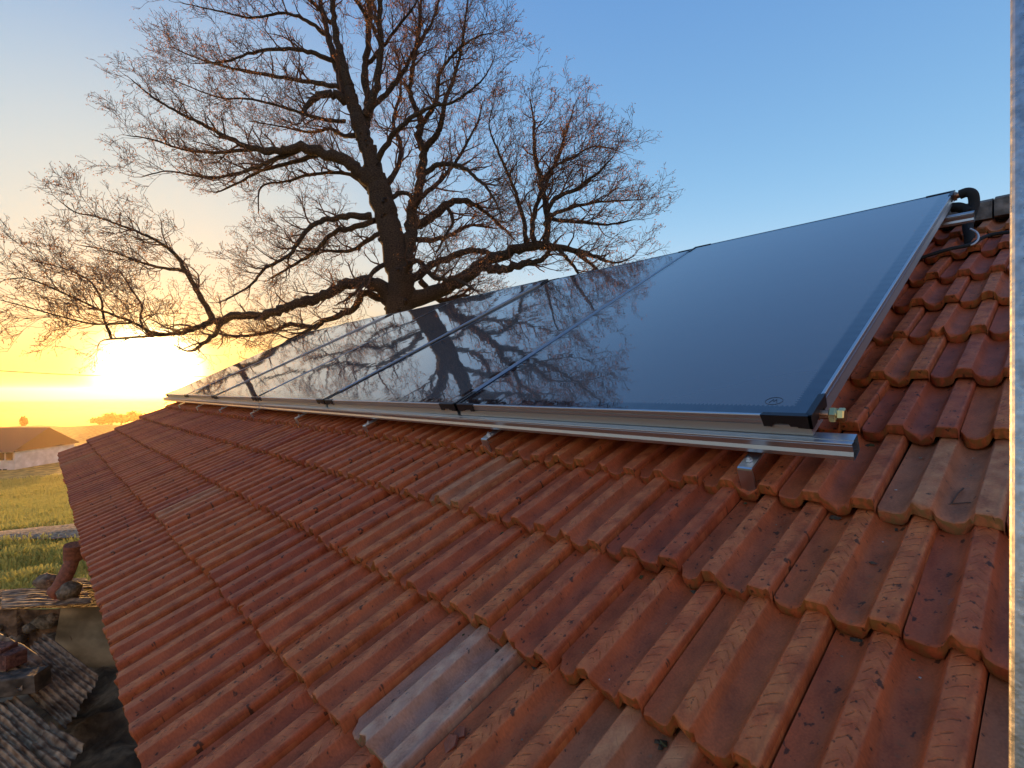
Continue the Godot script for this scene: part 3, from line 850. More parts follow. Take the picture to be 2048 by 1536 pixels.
func make_tree() -> void:
	var z := 15.0
	# x, y, half width, all in pixels of the photograph
	var trunk := [[835, 1075, 46], [822, 900, 40], [812, 760, 36], [803, 670, 34], [799, 610, 31], [800, 560, 29], [790, 500, 28], [772, 430, 26], [754, 372, 25], [741, 320, 18], [723, 265, 16], [706, 215, 15], [697, 180, 12], [686, 130, 9], [670, 70, 7], [662, 0, 6], [652, -90, 5], [640, -190, 3]]
	var limbs := [
		[[[750, 372, 17], [722, 345, 15], [690, 320, 13], [650, 305, 12], [600, 291, 10], [550, 300, 8], [500, 294, 6], [450, 270, 5], [400, 245, 4], [350, 220, 3], [300, 190, 2], [258, 155, 1.2]], 15.0, 13.6],
		[[[600, 293, 7], [545, 318, 5], [500, 336, 4], [440, 352, 3], [380, 348, 2.2], [330, 340, 1.6], [280, 352, 1]], 14.7, 13.4],
		[[[505, 295, 4.5], [430, 303, 3.5], [360, 296, 2.5], [300, 276, 1.8], [250, 268, 1]], 14.2, 14.6],
		[[[640, 304, 6], [585, 322, 4.5], [520, 340, 3.5], [470, 366, 2.5], [430, 384, 1.5]], 14.9, 16.0],
		[[[700, 205, 11], [668, 186, 9], [640, 187, 8], [612, 205, 6], [603, 230, 4]], 15.1, 14.4],
		[[[690, 185, 10], [672, 130, 8], [655, 70, 6.5], [640, 5, 5], [628, -70, 4], [610, -150, 2]], 15.1, 16.2],
		[[[722, 262, 11], [735, 215, 10], [728, 150, 8], [733, 90, 7], [737, 20, 6], [738, -60, 5], [742, -170, 3]], 15.0, 15.8],
		[[[730, 228, 10], [750, 180, 8], [760, 100, 7], [757, 40, 6], [760, -50, 5], [768, -150, 3]], 15.0, 13.8],
		[[[735, 214, 7], [775, 178, 6], [805, 140, 5], [830, 90, 4], [862, 40, 3], [880, -20, 2], [900, -90, 1.5]], 15.1, 16.4],
		[[[668, 120, 6], [620, 100, 5], [565, 92, 4], [500, 100, 3], [450, 118, 2.2], [385, 122, 1.2]], 15.3, 14.0],
		[[[676, 170, 6], [620, 160, 5], [555, 150, 4], [475, 135, 3], [400, 115, 2], [340, 90, 1.2]], 15.1, 16.0],
		[[[655, 70, 5], [610, 35, 4], [560, 20, 3], [500, 30, 2.5], [430, 15, 1.8], [360, 0, 1]], 15.6, 14.8],
		[[[660, 40, 5], [600, -20, 4], [540, -55, 3], [470, -70, 2], [400, -60, 1]], 15.8, 15.0],
		[[[690, 240, 5], [640, 235, 4], [575, 215, 3], [500, 195, 2.4], [430, 190, 1.6], [330, 150, 1]], 15.2, 13.9],
		[[[808, 545, 16], [819, 484, 15], [823, 425, 13], [834, 392, 11], [842, 345, 10], [846, 306, 9], [836, 268, 8], [841, 236, 8], [826, 205, 6], [819, 168, 5], [828, 110, 4], [838, 30, 3.5], [842, -60, 2.5], [850, -140, 1.5]], 15.0, 15.6],
		[[[848, 296, 7], [869, 271, 7], [881, 244, 6], [889, 197, 5], [908, 150, 4], [922, 90, 3], [930, 30, 2.2], [940, -40, 1.3]], 15.2, 14.2],
		[[[846, 345, 7], [881, 326, 6], [920, 331, 5], [951, 353, 4], [975, 376, 3], [994, 408, 2], [1005, 440, 1.2]], 15.2, 13.6],
		[[[836, 452, 11], [873, 424, 10], [897, 405, 8], [932, 400, 6], [971, 424, 4], [1010, 458, 2.5], [1030, 480, 1.3]], 15.2, 16.2],
		[[[890, 405, 5], [905, 440, 4], [885, 480, 3], [872, 505, 2]], 15.5, 15.0],
		[[[770, 400, 6], [800, 385, 5], [822, 392, 5], [830, 420, 4]], 15.0, 15.3],
		[[[820, 602, 19], [873, 582, 17], [932, 551, 15], [965, 527, 14], [1010, 505, 12], [1050, 493, 11], [1092, 490, 10], [1135, 498, 7], [1186, 510, 5], [1215, 522, 3.2], [1240, 524, 2], [1268, 512, 1]], 15.0, 13.6],
		[[[965, 530, 11], [1000, 537, 10], [1040, 530, 8], [1080, 520, 6], [1100, 500, 5]], 14.6, 14.2],
		[[[824, 556, 10], [873, 526, 8], [932, 503, 7], [967, 502, 6], [992, 514, 4]], 15.0, 15.8],
		[[[1094, 488, 8], [1095, 445, 8], [1092, 415, 7], [1084, 369, 6], [1073, 326, 5], [1069, 279, 4], [1068, 240, 2.6], [1061, 196, 1.2]], 14.1, 14.4],
		[[[1094, 420, 6], [1116, 392, 5], [1155, 374, 4], [1194, 345, 3], [1225, 314, 1.4]], 14.1, 13.4],
		[[[1096, 432, 5], [1139, 415, 4], [1186, 404, 3], [1233, 400, 2.2], [1284, 398, 1]], 14.1, 15.0],
		[[[1100, 436, 5], [1159, 443, 4], [1217, 448, 2.6], [1268, 438, 1.2]], 14.1, 13.2],
		[[[1070, 488, 6], [1065, 447, 6], [1076, 400, 5], [1100, 350, 4], [1120, 300, 3], [1140, 240, 2], [1150, 205, 1]], 14.2, 15.4],
		[[[1053, 488, 6], [1047, 440, 5], [1031, 384, 4], [1012, 337, 3.4], [995, 298, 2.6], [978, 250, 1.6], [985, 212, 1]], 14.3, 13.5],
		[[[1080, 369, 4], [1110, 330, 3.4], [1150, 310, 2.6], [1190, 290, 1.8], [1240, 300, 1]], 14.2, 15.2],
		[[[1120, 500, 5], [1139, 521, 4], [1156, 545, 3], [1170, 580, 2]], 13.9, 13.2],
		[[[1150, 503, 5], [1190, 535, 3.6], [1215, 565, 2.4]], 13.8, 14.4],
		[[[786, 600, 18], [758, 572, 16], [725, 563, 14], [693, 568, 12], [661, 584, 11], [623, 599, 11], [588, 610, 10], [553, 622, 10], [517, 631, 9], [476, 632, 9], [444, 640, 8], [415, 645, 7], [388, 657, 6], [359, 666, 5], [330, 669, 4], [285, 673, 3], [220, 678, 2]], 15.0, 13.0],
		[[[428, 642, 7], [402, 595, 6], [372, 545, 5], [345, 505, 4], [300, 475, 3.2], [240, 450, 2.4], [190, 432, 1.8], [150, 424, 1.4], [115, 400, 1]], 13.7, 12.6],
		[[[368, 540, 4], [320, 535, 3.2], [270, 520, 2.4], [215, 500, 1.6], [160, 490, 1]], 13.4, 14.0],
		[[[330, 668, 4], [300, 664, 3.5], [265, 645, 3], [205, 622, 2.5], [165, 604, 2.2], [100, 575, 1.8], [50, 556, 1.4], [5, 560, 1]], 13.2, 12.0],
		[[[222, 676, 3], [205, 630, 2.5], [200, 596, 2], [175, 560, 1.6], [120, 535, 1.2], [60, 520, 1]], 13.0, 13.4],
		[[[262, 645, 2.5], [190, 648, 2], [125, 634, 1.6], [60, 616, 1.3], [0, 600, 1]], 13.1, 12.2],
		[[[300, 672, 3], [280, 640, 2.6], [282, 610, 2], [262, 580, 1.5], [240, 545, 1]], 13.2, 14.0],
		[[[442, 641, 6], [430, 668, 5], [402, 690, 4], [388, 700, 3]], 13.7, 13.4],
		[[[776, 606, 10], [728, 585, 8], [706, 618, 7], [646, 643, 6], [626, 655, 6], [579, 648, 5], [545, 662, 4], [480, 672, 3], [425, 664, 2]], 15.0, 16.2],
		[[[640, 646, 5], [600, 670, 4], [565, 690, 3], [550, 725, 2]], 15.4, 15.0],
		[[[742, 430, 8], [690, 432, 7], [648, 440, 6], [612, 460, 5], [576, 510, 4], [530, 535, 3.4], [500, 570, 2.6], [450, 600, 1.6]], 15.0, 13.8],
		[[[750, 440, 7], [700, 455, 6], [664, 466, 5], [625, 505, 4], [576, 535, 3], [540, 556, 2]], 15.0, 16.0],
		[[[742, 385, 6], [700, 348, 4], [625, 346, 3.4], [575, 360, 2.6], [520, 372, 2], [515, 425, 1.2]], 15.0, 16.2],
		[[[786, 520, 7], [745, 545, 5], [720, 575, 4], [690, 600, 3]], 15.0, 14.0],
		[[[775, 450, 7], [735, 480, 5], [700, 500, 4], [650, 500, 3], [600, 495, 2]], 15.0, 17.0],
		[[[800, 470, 7], [850, 480, 6], [900, 470, 5], [940, 450, 3.5], [985, 455, 2]], 15.0, 17.4],
		[[[760, 380, 8], [790, 340, 6], [800, 290, 5], [785, 240, 4], [800, 180, 3], [795, 110, 2]], 15.0, 17.6],
		[[[745, 330, 8], [770, 290, 6], [800, 250, 5], [860, 210, 4], [905, 200, 3], [960, 160, 2], [985, 120, 1]], 15.0, 13.0],
		[[[722, 262, 7], [690, 270, 5], [660, 255, 4], [620, 262, 3], [560, 250, 2], [500, 240, 1]], 15.0, 17.0],
		[[[830, 400, 6], [870, 370, 5], [905, 330, 4], [930, 290, 3], [955, 240, 2], [965, 200, 1]], 15.2, 17.0],
		[[[842, 250, 6], [870, 200, 5], [880, 140, 4], [910, 100, 3], [950, 70, 2], [985, 60, 1]], 15.4, 13.6],
		[[[735, 120, 5], [770, 80, 4], [800, 40, 3], [830, 0, 2], [850, -60, 1.4]], 15.4, 14.2],
		[[[750, 60, 5], [720, 10, 4], [690, -40, 3], [660, -110, 2]], 14.8, 14.0],
		[[[840, 560, 7], [880, 600, 6], [930, 590, 4], [960, 610, 3], [990, 600, 2]], 15.0, 17.0],
		[[[790, 570, 8], [830, 520, 6], [870, 555, 5], [915, 560, 3.5], [950, 580, 2]], 15.0, 12.6],
	]
	var tree := base("bare_tree")
	tag(tree, "huge old bare tree with dark spreading limbs and dry brown bracts", "tree")
	var heart := at(790, 420, 15.0)
	var tr := smooth_limb(trunk, z, z)
	var sh := Shape.new()
	sh.tube(tr[0], tr[1], 16)
	# burrs and short shoots that roughen the trunk
	for k in 70:
		var i := rng.randi_range(18, 62)
		var a := Vector3(rng.randf_range(-1, 1), rng.randf_range(-0.4, 0.7), rng.randf_range(-1, 1)).normalized()
		var c: Vector3 = tr[0][i] + a * tr[1][i] * 0.78
		sh.tube(PackedVector3Array([c, c + a * tr[1][i] * 0.22, c + a * tr[1][i] * 0.36]), PackedFloat32Array([tr[1][i] * 0.35, tr[1][i] * 0.22, 0.02]), 6)
	put(sh.mesh(), "trunk", M.bark, tree)
	twig_shape = Shape.new()
	var crowd := []
	for l in limbs:
		crowd.append(smooth_limb(l[0], l[1], l[2]))
	for q in crowd:
		var s := Shape.new()
		s.tube(q[0], q[1], 9)
		put(s.mesh(), "limb", M.bark, tree)
	crowd.append([tr[0].slice(54), tr[1].slice(54)])
	for q in crowd:
		var pts: PackedVector3Array = q[0]
		var rad: PackedFloat32Array = q[1]
		var total := 0.0
		for k in pts.size() - 1:
			total += pts[k].distance_to(pts[k + 1])
		var run := 0.0
		var next := minf(0.8, total * 0.2)
		for k in pts.size() - 1:
			var seg := pts[k].distance_to(pts[k + 1])
			while next < run + seg:
				var f := (next - run) / seg
				var t := next / total
				var p := pts[k].lerp(pts[k + 1], f)
				var along := (pts[k + 1] - pts[k]).normalized()
				var off := Vector3(rng.randf_range(-1, 1), rng.randf_range(-0.5, 1.0), rng.randf_range(-1, 1))
				off = (off - along * off.dot(along)).normalized()
				var r := lerpf(rad[k], rad[k + 1], f)
				var d := along * rng.randf_range(0.5, 1.0) + off * rng.randf_range(0.7, 1.0)
				if r > 0.09 and rng.randf() < 0.5:
					pass
				else:
					grow(p, d, rng.randf_range(0.45, 1.2) * (1.1 - 0.5 * t), clampf(r * 0.55, 0.009, 0.032), 1 if rng.randf() < 0.68 else 2, heart)
				next += rng.randf_range(0.15, 0.34) if r > 0.05 else rng.randf_range(0.10, 0.24)
			run += seg
		grow(pts[pts.size() - 1], pts[pts.size() - 1] - pts[pts.size() - 2], 0.5, rad[rad.size() - 1] * 0.9, 1, heart)
	var crown := put(twig_shape.mesh(), "crown", M.twig, tree)
	crown.set_meta("kind", "stuff")
	print("twigs: ", twig_shape.ix.size() / 3, " tips ", tips.size())
	var lv := Shape.new()
	for p in tips:
		if rng.randf() > 0.8:
			continue
		for k in rng.randi_range(1, 2):
			var c := p + Vector3(rng.randf_range(-1, 1), rng.randf_range(-1, 0.4), rng.randf_range(-1, 1)) * 0.05
			var a := Vector3(rng.randf_range(-1, 1), rng.randf_range(-1.6, 0.2), rng.randf_range(-1, 1)).normalized() * rng.randf_range(0.035, 0.07)
			var b := a.cross(Vector3(rng.randf_range(-1, 1), rng.randf_range(-1, 1), rng.randf_range(-1, 1))).normalized() * rng.randf_range(0.008, 0.014)
			lv.quad(c, c + a * 0.5 + b, c + a, c + a * 0.5 - b, Vector3.UP)
	put(lv.mesh(), "dry_leaves", M.dry_leaf, tree).set_meta("kind", "stuff")

# ---------------------------------------------------------------- land
func land_height(d: float) -> float:
	var k := [[0.0, GROUND], [19.0, GROUND], [24.0, -4.6], [55.0, -8.3], [100.0, -12.0], [180.0, -14.2], [330.0, -17.2], [450.0, -30.0], [700.0, -52.0], [1300.0, -62.0], [4000.0, -90.0], [9000.0, -120.0]]
	for i in k.size() - 1:
		if d <= k[i + 1][0]:
			var t: float = (d - k[i][0]) / (k[i + 1][0] - k[i][0])
			return lerpf(k[i][1], k[i + 1][1], t)
	return -120.0

func make_terrain() -> void:
	var f := FastNoiseLite.new(); f.seed = 3; f.frequency = 0.012; f.fractal_octaves = 4
	var g := FastNoiseLite.new(); g.seed = 4; g.frequency = 0.55; g.fractal_octaves = 3
	var rings := [0.0, 2.0, 4.0, 6.0, 8.0, 10.0, 12.0, 14.0, 15.5, 17.0, 18.5, 20.0, 21.0, 22.0, 23.0, 24.0, 25.0, 26.5, 28.0, 30.0, 32.0, 34.5, 37.0, 40.0, 43.0, 46.5, 50.0, 54.0, 58.0, 63.0, 68.0, 74.0, 80.0, 88.0, 97.0, 107.0, 120.0, 140.0, 165.0, 200.0, 240.0, 285.0, 330.0, 380.0, 450.0, 560.0, 700.0, 950.0, 1300.0, 2000.0, 3000.0, 4500.0, 6500.0, 9000.0]
	var sides := 241
	var sh := Shape.new()
	sh.grid(sides, rings.size(), Vector3.UP, func(i, j):
		var a: float = TAU * i / (sides - 1)
		var d: float = rings[j]
		var p := Vector3(cos(a) * d, land_height(d), sin(a) * d)
		if d > 12.0:
			p.y += f.get_noise_2d(p.x, p.z) * minf(d * 0.012, 6.0) + (g.get_noise_2d(p.x, p.z) * 0.16 if d < 100.0 else 0.0)
		return [p, Vector2(p.x, p.z)])
	setting(sh.mesh(), "ground", M.meadow)
	# gravel path crossing below the yard
	var path := Shape.new()
	var a0 := level(-260, 1092, GROUND - 0.1)
	var a1 := level(420, 1068, GROUND - 0.1)
	var dir := (a1 - a0).normalized()
	var across := Vector3(-dir.z, 0, dir.x)
	path.grid(60, 5, Vector3.UP, func(i, j):
		var p: Vector3 = a0.lerp(a1, i / 59.0) + across * ((j - 2) * 0.42 + 0.12 * g.get_noise_2d(i * 2.0, 3.0))
		p.y = maxf(land_height(Vector2(p.x, p.z).length()), -8.0) + 0.16 + 0.03 * (0.0 if j == 0 or j == 4 else 1.0) + 0.02 * g.get_noise_2d(p.x * 2.0, p.z * 2.0)
		return [p, Vector2(p.x, p.z)])
	setting(path.mesh(), "path", M.gravel_path)
	# far ridges
	for r in [[2600.0, 806.0, 10.0, 5], [4200.0, 801.0, 14.0, 6]]:
		var hill := Shape.new()
		var n := FastNoiseLite.new(); n.seed = r[3]; n.frequency = 0.0008; n.fractal_octaves = 4
		hill.grid(180, 4, Vector3.UP, func(i, j):
			var px: float = -900.0 + i * 16.0
			var q: Vector3 = ray(px, 780.0).normalized() * r[0]
			var top: float = -r[0] * (r[1] - 780.0) / FOCAL / 1.34 + n.get_noise_2d(q.x, q.z) * r[2]
			var back: float = [-0.12, 0.0, 0.05, 0.4][j]
			q *= 1.0 + back
			return [Vector3(q.x, [-140.0, top, top * 0.98, -140.0][j], q.z), Vector2(q.x, q.z)])
		setting(hill.mesh(), "hills", M.far_land)
	# grass
	var tuft := Shape.new()
	for k in 7:
		var a := rng.randf() * TAU
		var o := Vector3(cos(a), 0, sin(a))
		var s := Vector3(-o.z, 0, o.x) * 0.012
		var h := rng.randf_range(0.04, 0.11)
		var b := o * 0.05
		tuft.quad(b - s, b + s, b + o * 0.05 + Vector3.UP * h + s * 0.3, b + o * 0.05 + Vector3.UP * h - s * 0.3, Vector3.UP + o)
	var mm := MultiMesh.new()
	mm.transform_format = MultiMesh.TRANSFORM_3D
	mm.mesh = tuft.mesh()
	var spots: Array[Transform3D] = []
	for k in 26000:
		var px := rng.randf_range(-260.0, 300.0)
		var d := 13.0 + 75.0 * pow(rng.randf(), 1.8)
		var q := ray(px, 780.0)
		q.y = 0
		q = q.normalized() * d
		var off := absf((q - Vector3(a0.x, 0, a0.z)).dot(across))
		if off < 0.75:
			continue
		var y := land_height(d) + f.get_noise_2d(q.x, q.z) * d * 0.012 + g.get_noise_2d(q.x, q.z) * 0.16
		spots.append(Transform3D(Basis(Vector3.UP, rng.randf() * TAU).scaled(Vector3.ONE * rng.randf_range(0.7, 1.9) * (1.0 + d / 60.0)), Vector3(q.x, y - 0.03, q.z)))
	mm.instance_count = spots.size()
	for k in spots.size():
		mm.set_instance_transform(k, spots[k])
	var gr := MultiMeshInstance3D.new()
	gr.name = "grass"
	gr.multimesh = mm
	gr.material_override = M.grass_blade
	add_child(gr)
	tag(gr, "sunlit rough meadow grass beside the gravel path", "grass", "", "stuff")

# ---------------------------------------------------------------- the yard below the eave
func corrugated(a: Vector3, b: Vector3, d: Vector3, waves: int, amp: float, seed_: int) -> ArrayMesh:
	# a sheet from corner a: b along the corrugations' end, d along the corrugations; a few millimetres thick, with ragged ends
	var f := FastNoiseLite.new(); f.seed = seed_; f.frequency = 0.9; f.fractal_octaves = 3
	var up := (d - a).cross(b - a).normalized()
	if up.y < 0.0: up = -up
	var nx := waves * 8 + 1
	var sh := Shape.new()
	for side in [1.0, -1.0]:
		sh.grid(nx, 6, up * side, func(i, j):
			var u: float = i / float(nx - 1)
			var t: float = j / 5.0
			var rag := 0.03 * f.get_noise_2d(u * 9.0, (j / 5) * 8.0)
			var p := a.lerp(b, u) + (d - a) * (t + (rag if j == 0 or j == 5 else 0.0))
			p += up * (amp * sin(TAU * waves * u) + 0.03 * f.get_noise_2d(u * 2.0, t * 2.0 + 4.0) + side * 0.0012)
			return [p, Vector2(u, t)])
	return sh.mesh()

func boulder(r: Vector3, seed_: int) -> ArrayMesh:
	var f := FastNoiseLite.new(); f.seed = seed_; f.frequency = 1.1; f.fractal_octaves = 3
	var sh := Shape.new()
	sh.grid(19, 11, Vector3.ZERO, func(i, j):
		var a: float = TAU * i / 18.0
		var b: float = PI * j / 10.0 - PI / 2
		var p := Vector3(cos(a) * cos(b), sin(b), sin(a) * cos(b))
		p *= 1.0 + 0.35 * f.get_noise_3dv(p)
		return [p * r, Vector2(i, j)])
	return sh.mesh()

func make_left_yard() -> void:
	# a low wall head under corrugated sheet, with stones and a clay pipe on it
	var y := -1.80
	var wall := base("rubble_wall")
	tag(wall, "low rubble and plaster wall end under the sunlit corrugated sheet", "wall")
	var c0 := level(-70, 1200, y)
	var c1 := level(250, 1192, y)
	var c2 := level(250, 1160, y)
	var c3 := level(-70, 1160, y)
	var body := Shape.new()
	body.grid(13, 10, c0 - c3, func(i, j):
		var p := c0.lerp(c1, i / 12.0)
		p.y = y - 0.08 - j * 0.24
		var f := 0.05 * sin(i * 3.1 + j * 1.7) + 0.04 * sin(i * 1.3 - j * 2.9)
		p += (c0 - c3).normalized() * f
		return [p, Vector2(i, j)])
	body.quad(c1 + Vector3.DOWN * 0.08, c2 + Vector3.DOWN * 0.08, Vector3(c2.x, GROUND, c2.z), Vector3(c1.x, GROUND, c1.z), c1 - c0)
	body.quad(c0 + Vector3.DOWN * 0.08, c1 + Vector3.DOWN * 0.08, c2 + Vector3.DOWN * 0.08, c3 + Vector3.DOWN * 0.08, Vector3.UP)
	put(body.mesh(), "masonry", M.rubble, wall)
	for k in 26:
		var u := rng.randf_range(0.05, 0.62)
		var p := c0.lerp(c1, u)
		p.y = y - 0.14 - rng.randf_range(0.0, 0.75)
		put(boulder(Vector3(rng.randf_range(0.05, 0.11), rng.randf_range(0.035, 0.07), rng.randf_range(0.05, 0.08)), 300 + k), "stone", M.stone, wall, Transform3D(Basis(Vector3.UP, rng.randf() * TAU), p + (c0 - c3).normalized() * 0.02))
	var skin := Shape.new()
	var s0 := c0.lerp(c1, 0.60) + (c0 - c3).normalized() * 0.08
	var s1 := c0.lerp(c1, 1.0) + (c0 - c3).normalized() * 0.08
	skin.quad(s0 + Vector3.DOWN * 0.06, s1 + Vector3.DOWN * 0.06, Vector3(s1.x, y - 1.0, s1.z), Vector3(s0.x, y - 1.0, s0.z) - (s1 - s0) * 0.3, c0 - c3)
	put(skin.mesh(), "plaster_patch", M.plaster, wall)
	var lid := put(corrugated(level(8, 1212, y + 0.06), level(6, 1178, y + 0.025), level(188, 1204, y + 0.06), 7, 0.006, 71), "corrugated_sheet", M.sheet_iron)
	tag(lid, "sunlit corrugated iron sheet weighed down by stones on the wall", "corrugated sheet", "corrugated iron sheets")
	var lid2 := put(corrugated(level(90, 1178, y + 0.03), level(70, 1158, y - 0.02), level(200, 1174, y + 0.03), 7, 0.006, 72), "corrugated_sheet", M.sheet_iron)
	tag(lid2, "corrugated iron sheet behind the stones, under the clay pipe", "corrugated sheet", "corrugated iron sheets")
	var st := put(boulder(Vector3(0.095, 0.075, 0.085), 81), "stone", M.stone, null, Transform3D(Basis(), level(142, 1200, y + 0.03) + Vector3(0, 0.085, 0)))
	tag(st, "rounded grey stone at the front edge of the sunlit corrugated sheet", "stone", "stones weighing down the sheets")
	st = put(boulder(Vector3(0.10, 0.06, 0.08), 82), "stone", M.stone, null, Transform3D(Basis(Vector3.UP, 0.6), level(98, 1176, y + 0.06) + Vector3(0, 0.07, 0)))
	tag(st, "flat brown stone behind the lower end of the clay pipe", "stone", "stones weighing down the sheets")
	var pipe := base("clay_pipe")
	tag(pipe, "orange clay drain pipe leaning from the eave onto the corrugated sheet", "clay pipe")
	var tb := Shape.new()
	var foot := level(112, 1184, y + 0.1)
	var p0 := foot + Vector3(0, 0.0, 0)
	var top := at(150, 1112, foot.dot(eye * Vector3.FORWARD) + 0.12)
	tb.tube(curve([p0, p0.lerp(top, 0.25) + Vector3(0.03, -0.03, 0), p0.lerp(top, 0.7) + Vector3(0.04, -0.02, 0), top]), evenly(0.062, 0.052, 19), 14, true)
	put(tb.mesh(), "barrel", M.clay_pipe, pipe)
	tb = Shape.new()
	tb.tube(PackedVector3Array([top + Vector3(0.0, -0.02, 0), top + Vector3(0.02, 0.05, 0), top + Vector3(0.03, 0.11, 0)]), evenly(0.07, 0.07, 3), 14, true)
	put(tb.mesh(), "socket", M.clay_pipe, pipe)
	# lean-to roof of loose sheets lower down
	var sheets := [
		[[92, 1262, 4.2], [207, 1350, 3.72], [20, 1345, 3.85], 9, "wide grey corrugated sheet sloping below the plaster wall"],
		[[0, 1262, 4.0], [92, 1312, 3.75], [-50, 1318, 3.70], 5, "torn pale corrugated sheet with bricks lying on it"],
		[[40, 1388, 3.55], [128, 1462, 3.22], [-50, 1432, 3.38], 6, "moss covered corrugated sheet with a jagged lower edge"],
		[[112, 1440, 3.24], [178, 1485, 3.06], [62, 1500, 3.02], 4, "corrugated sheet end sticking out of the rubbish"],
		[[30, 1462, 3.10], [122, 1542, 2.86], [-70, 1530, 2.92], 7, "brown rusty corrugated sheet lowest of the heap"],
	]
	for k in sheets.size():
		var s: Array = sheets[k]
		var a := at(s[0][0], s[0][1], s[0][2])
		var b := at(s[1][0], s[1][1], s[1][2])
		var d := at(s[2][0], s[2][1], s[2][2])
		var m := corrugated(a, d, b, s[3], 0.010, 90 + k)
		tag(put(m, "corrugated_sheet", M.sheet_iron), s[4], "corrugated sheet", "corrugated iron sheets")
	var beam := Shape.new()
	var q0 := at(-40, 1372, 3.52)
	var q1 := at(92, 1354, 3.56)
	var bx := Transform3D(Basis.looking_at(q1 - q0, Vector3.UP), q0)
	beam.box(Vector3(-0.07, -0.06, -q0.distance_to(q1)), Vector3(0.07, 0.06, 0.0), bx, 0.008)
	tag(put(beam.mesh(), "timber_beam", M.timber), "brown timber beam lying across the heap of corrugated sheets", "beam")
	var labels := ["red brick on the torn pale sheet, its end showing", "red brick behind the other one on the torn sheet"]
	for k in 2:
		var br := Shape.new()
		br.box(Vector3(-0.12, -0.05, -0.06), Vector3(0.12, 0.05, 0.06), Transform3D(), 0.006)
		tag(put(br.mesh(), "brick", M.brick, null, Transform3D(Basis(Vector3.UP, 0.5 + 0.3 * k), at(18 - 26 * k, 1310 - 8 * k, 3.66))), labels[k], "brick", "bricks on the sheets")
	# floor of the lean-to: trodden earth and leaf litter
	var floor_ := Shape.new()
	var n := FastNoiseLite.new(); n.seed = 15; n.frequency = 2.2; n.fractal_octaves = 4
	floor_.grid(40, 40, Vector3.UP, func(i, j):
		var p := Vector3(lerpf(-7.6, -1.4, i / 39.0), 0, lerpf(-0.80, 2.2, j / 39.0))
		p.y = -2.38 + 0.14 * n.get_noise_2d(p.x, p.z) - 1.7 * maxf(maxf(smoothstep(0.7, 1.0, absf(i - 19.5) / 19.5), smoothstep(0.45, 1.0, j / 39.0)), 0.0)
		return [p, Vector2(p.x, p.z)])
	setting(floor_.mesh(), "yard_bank", M.earth)

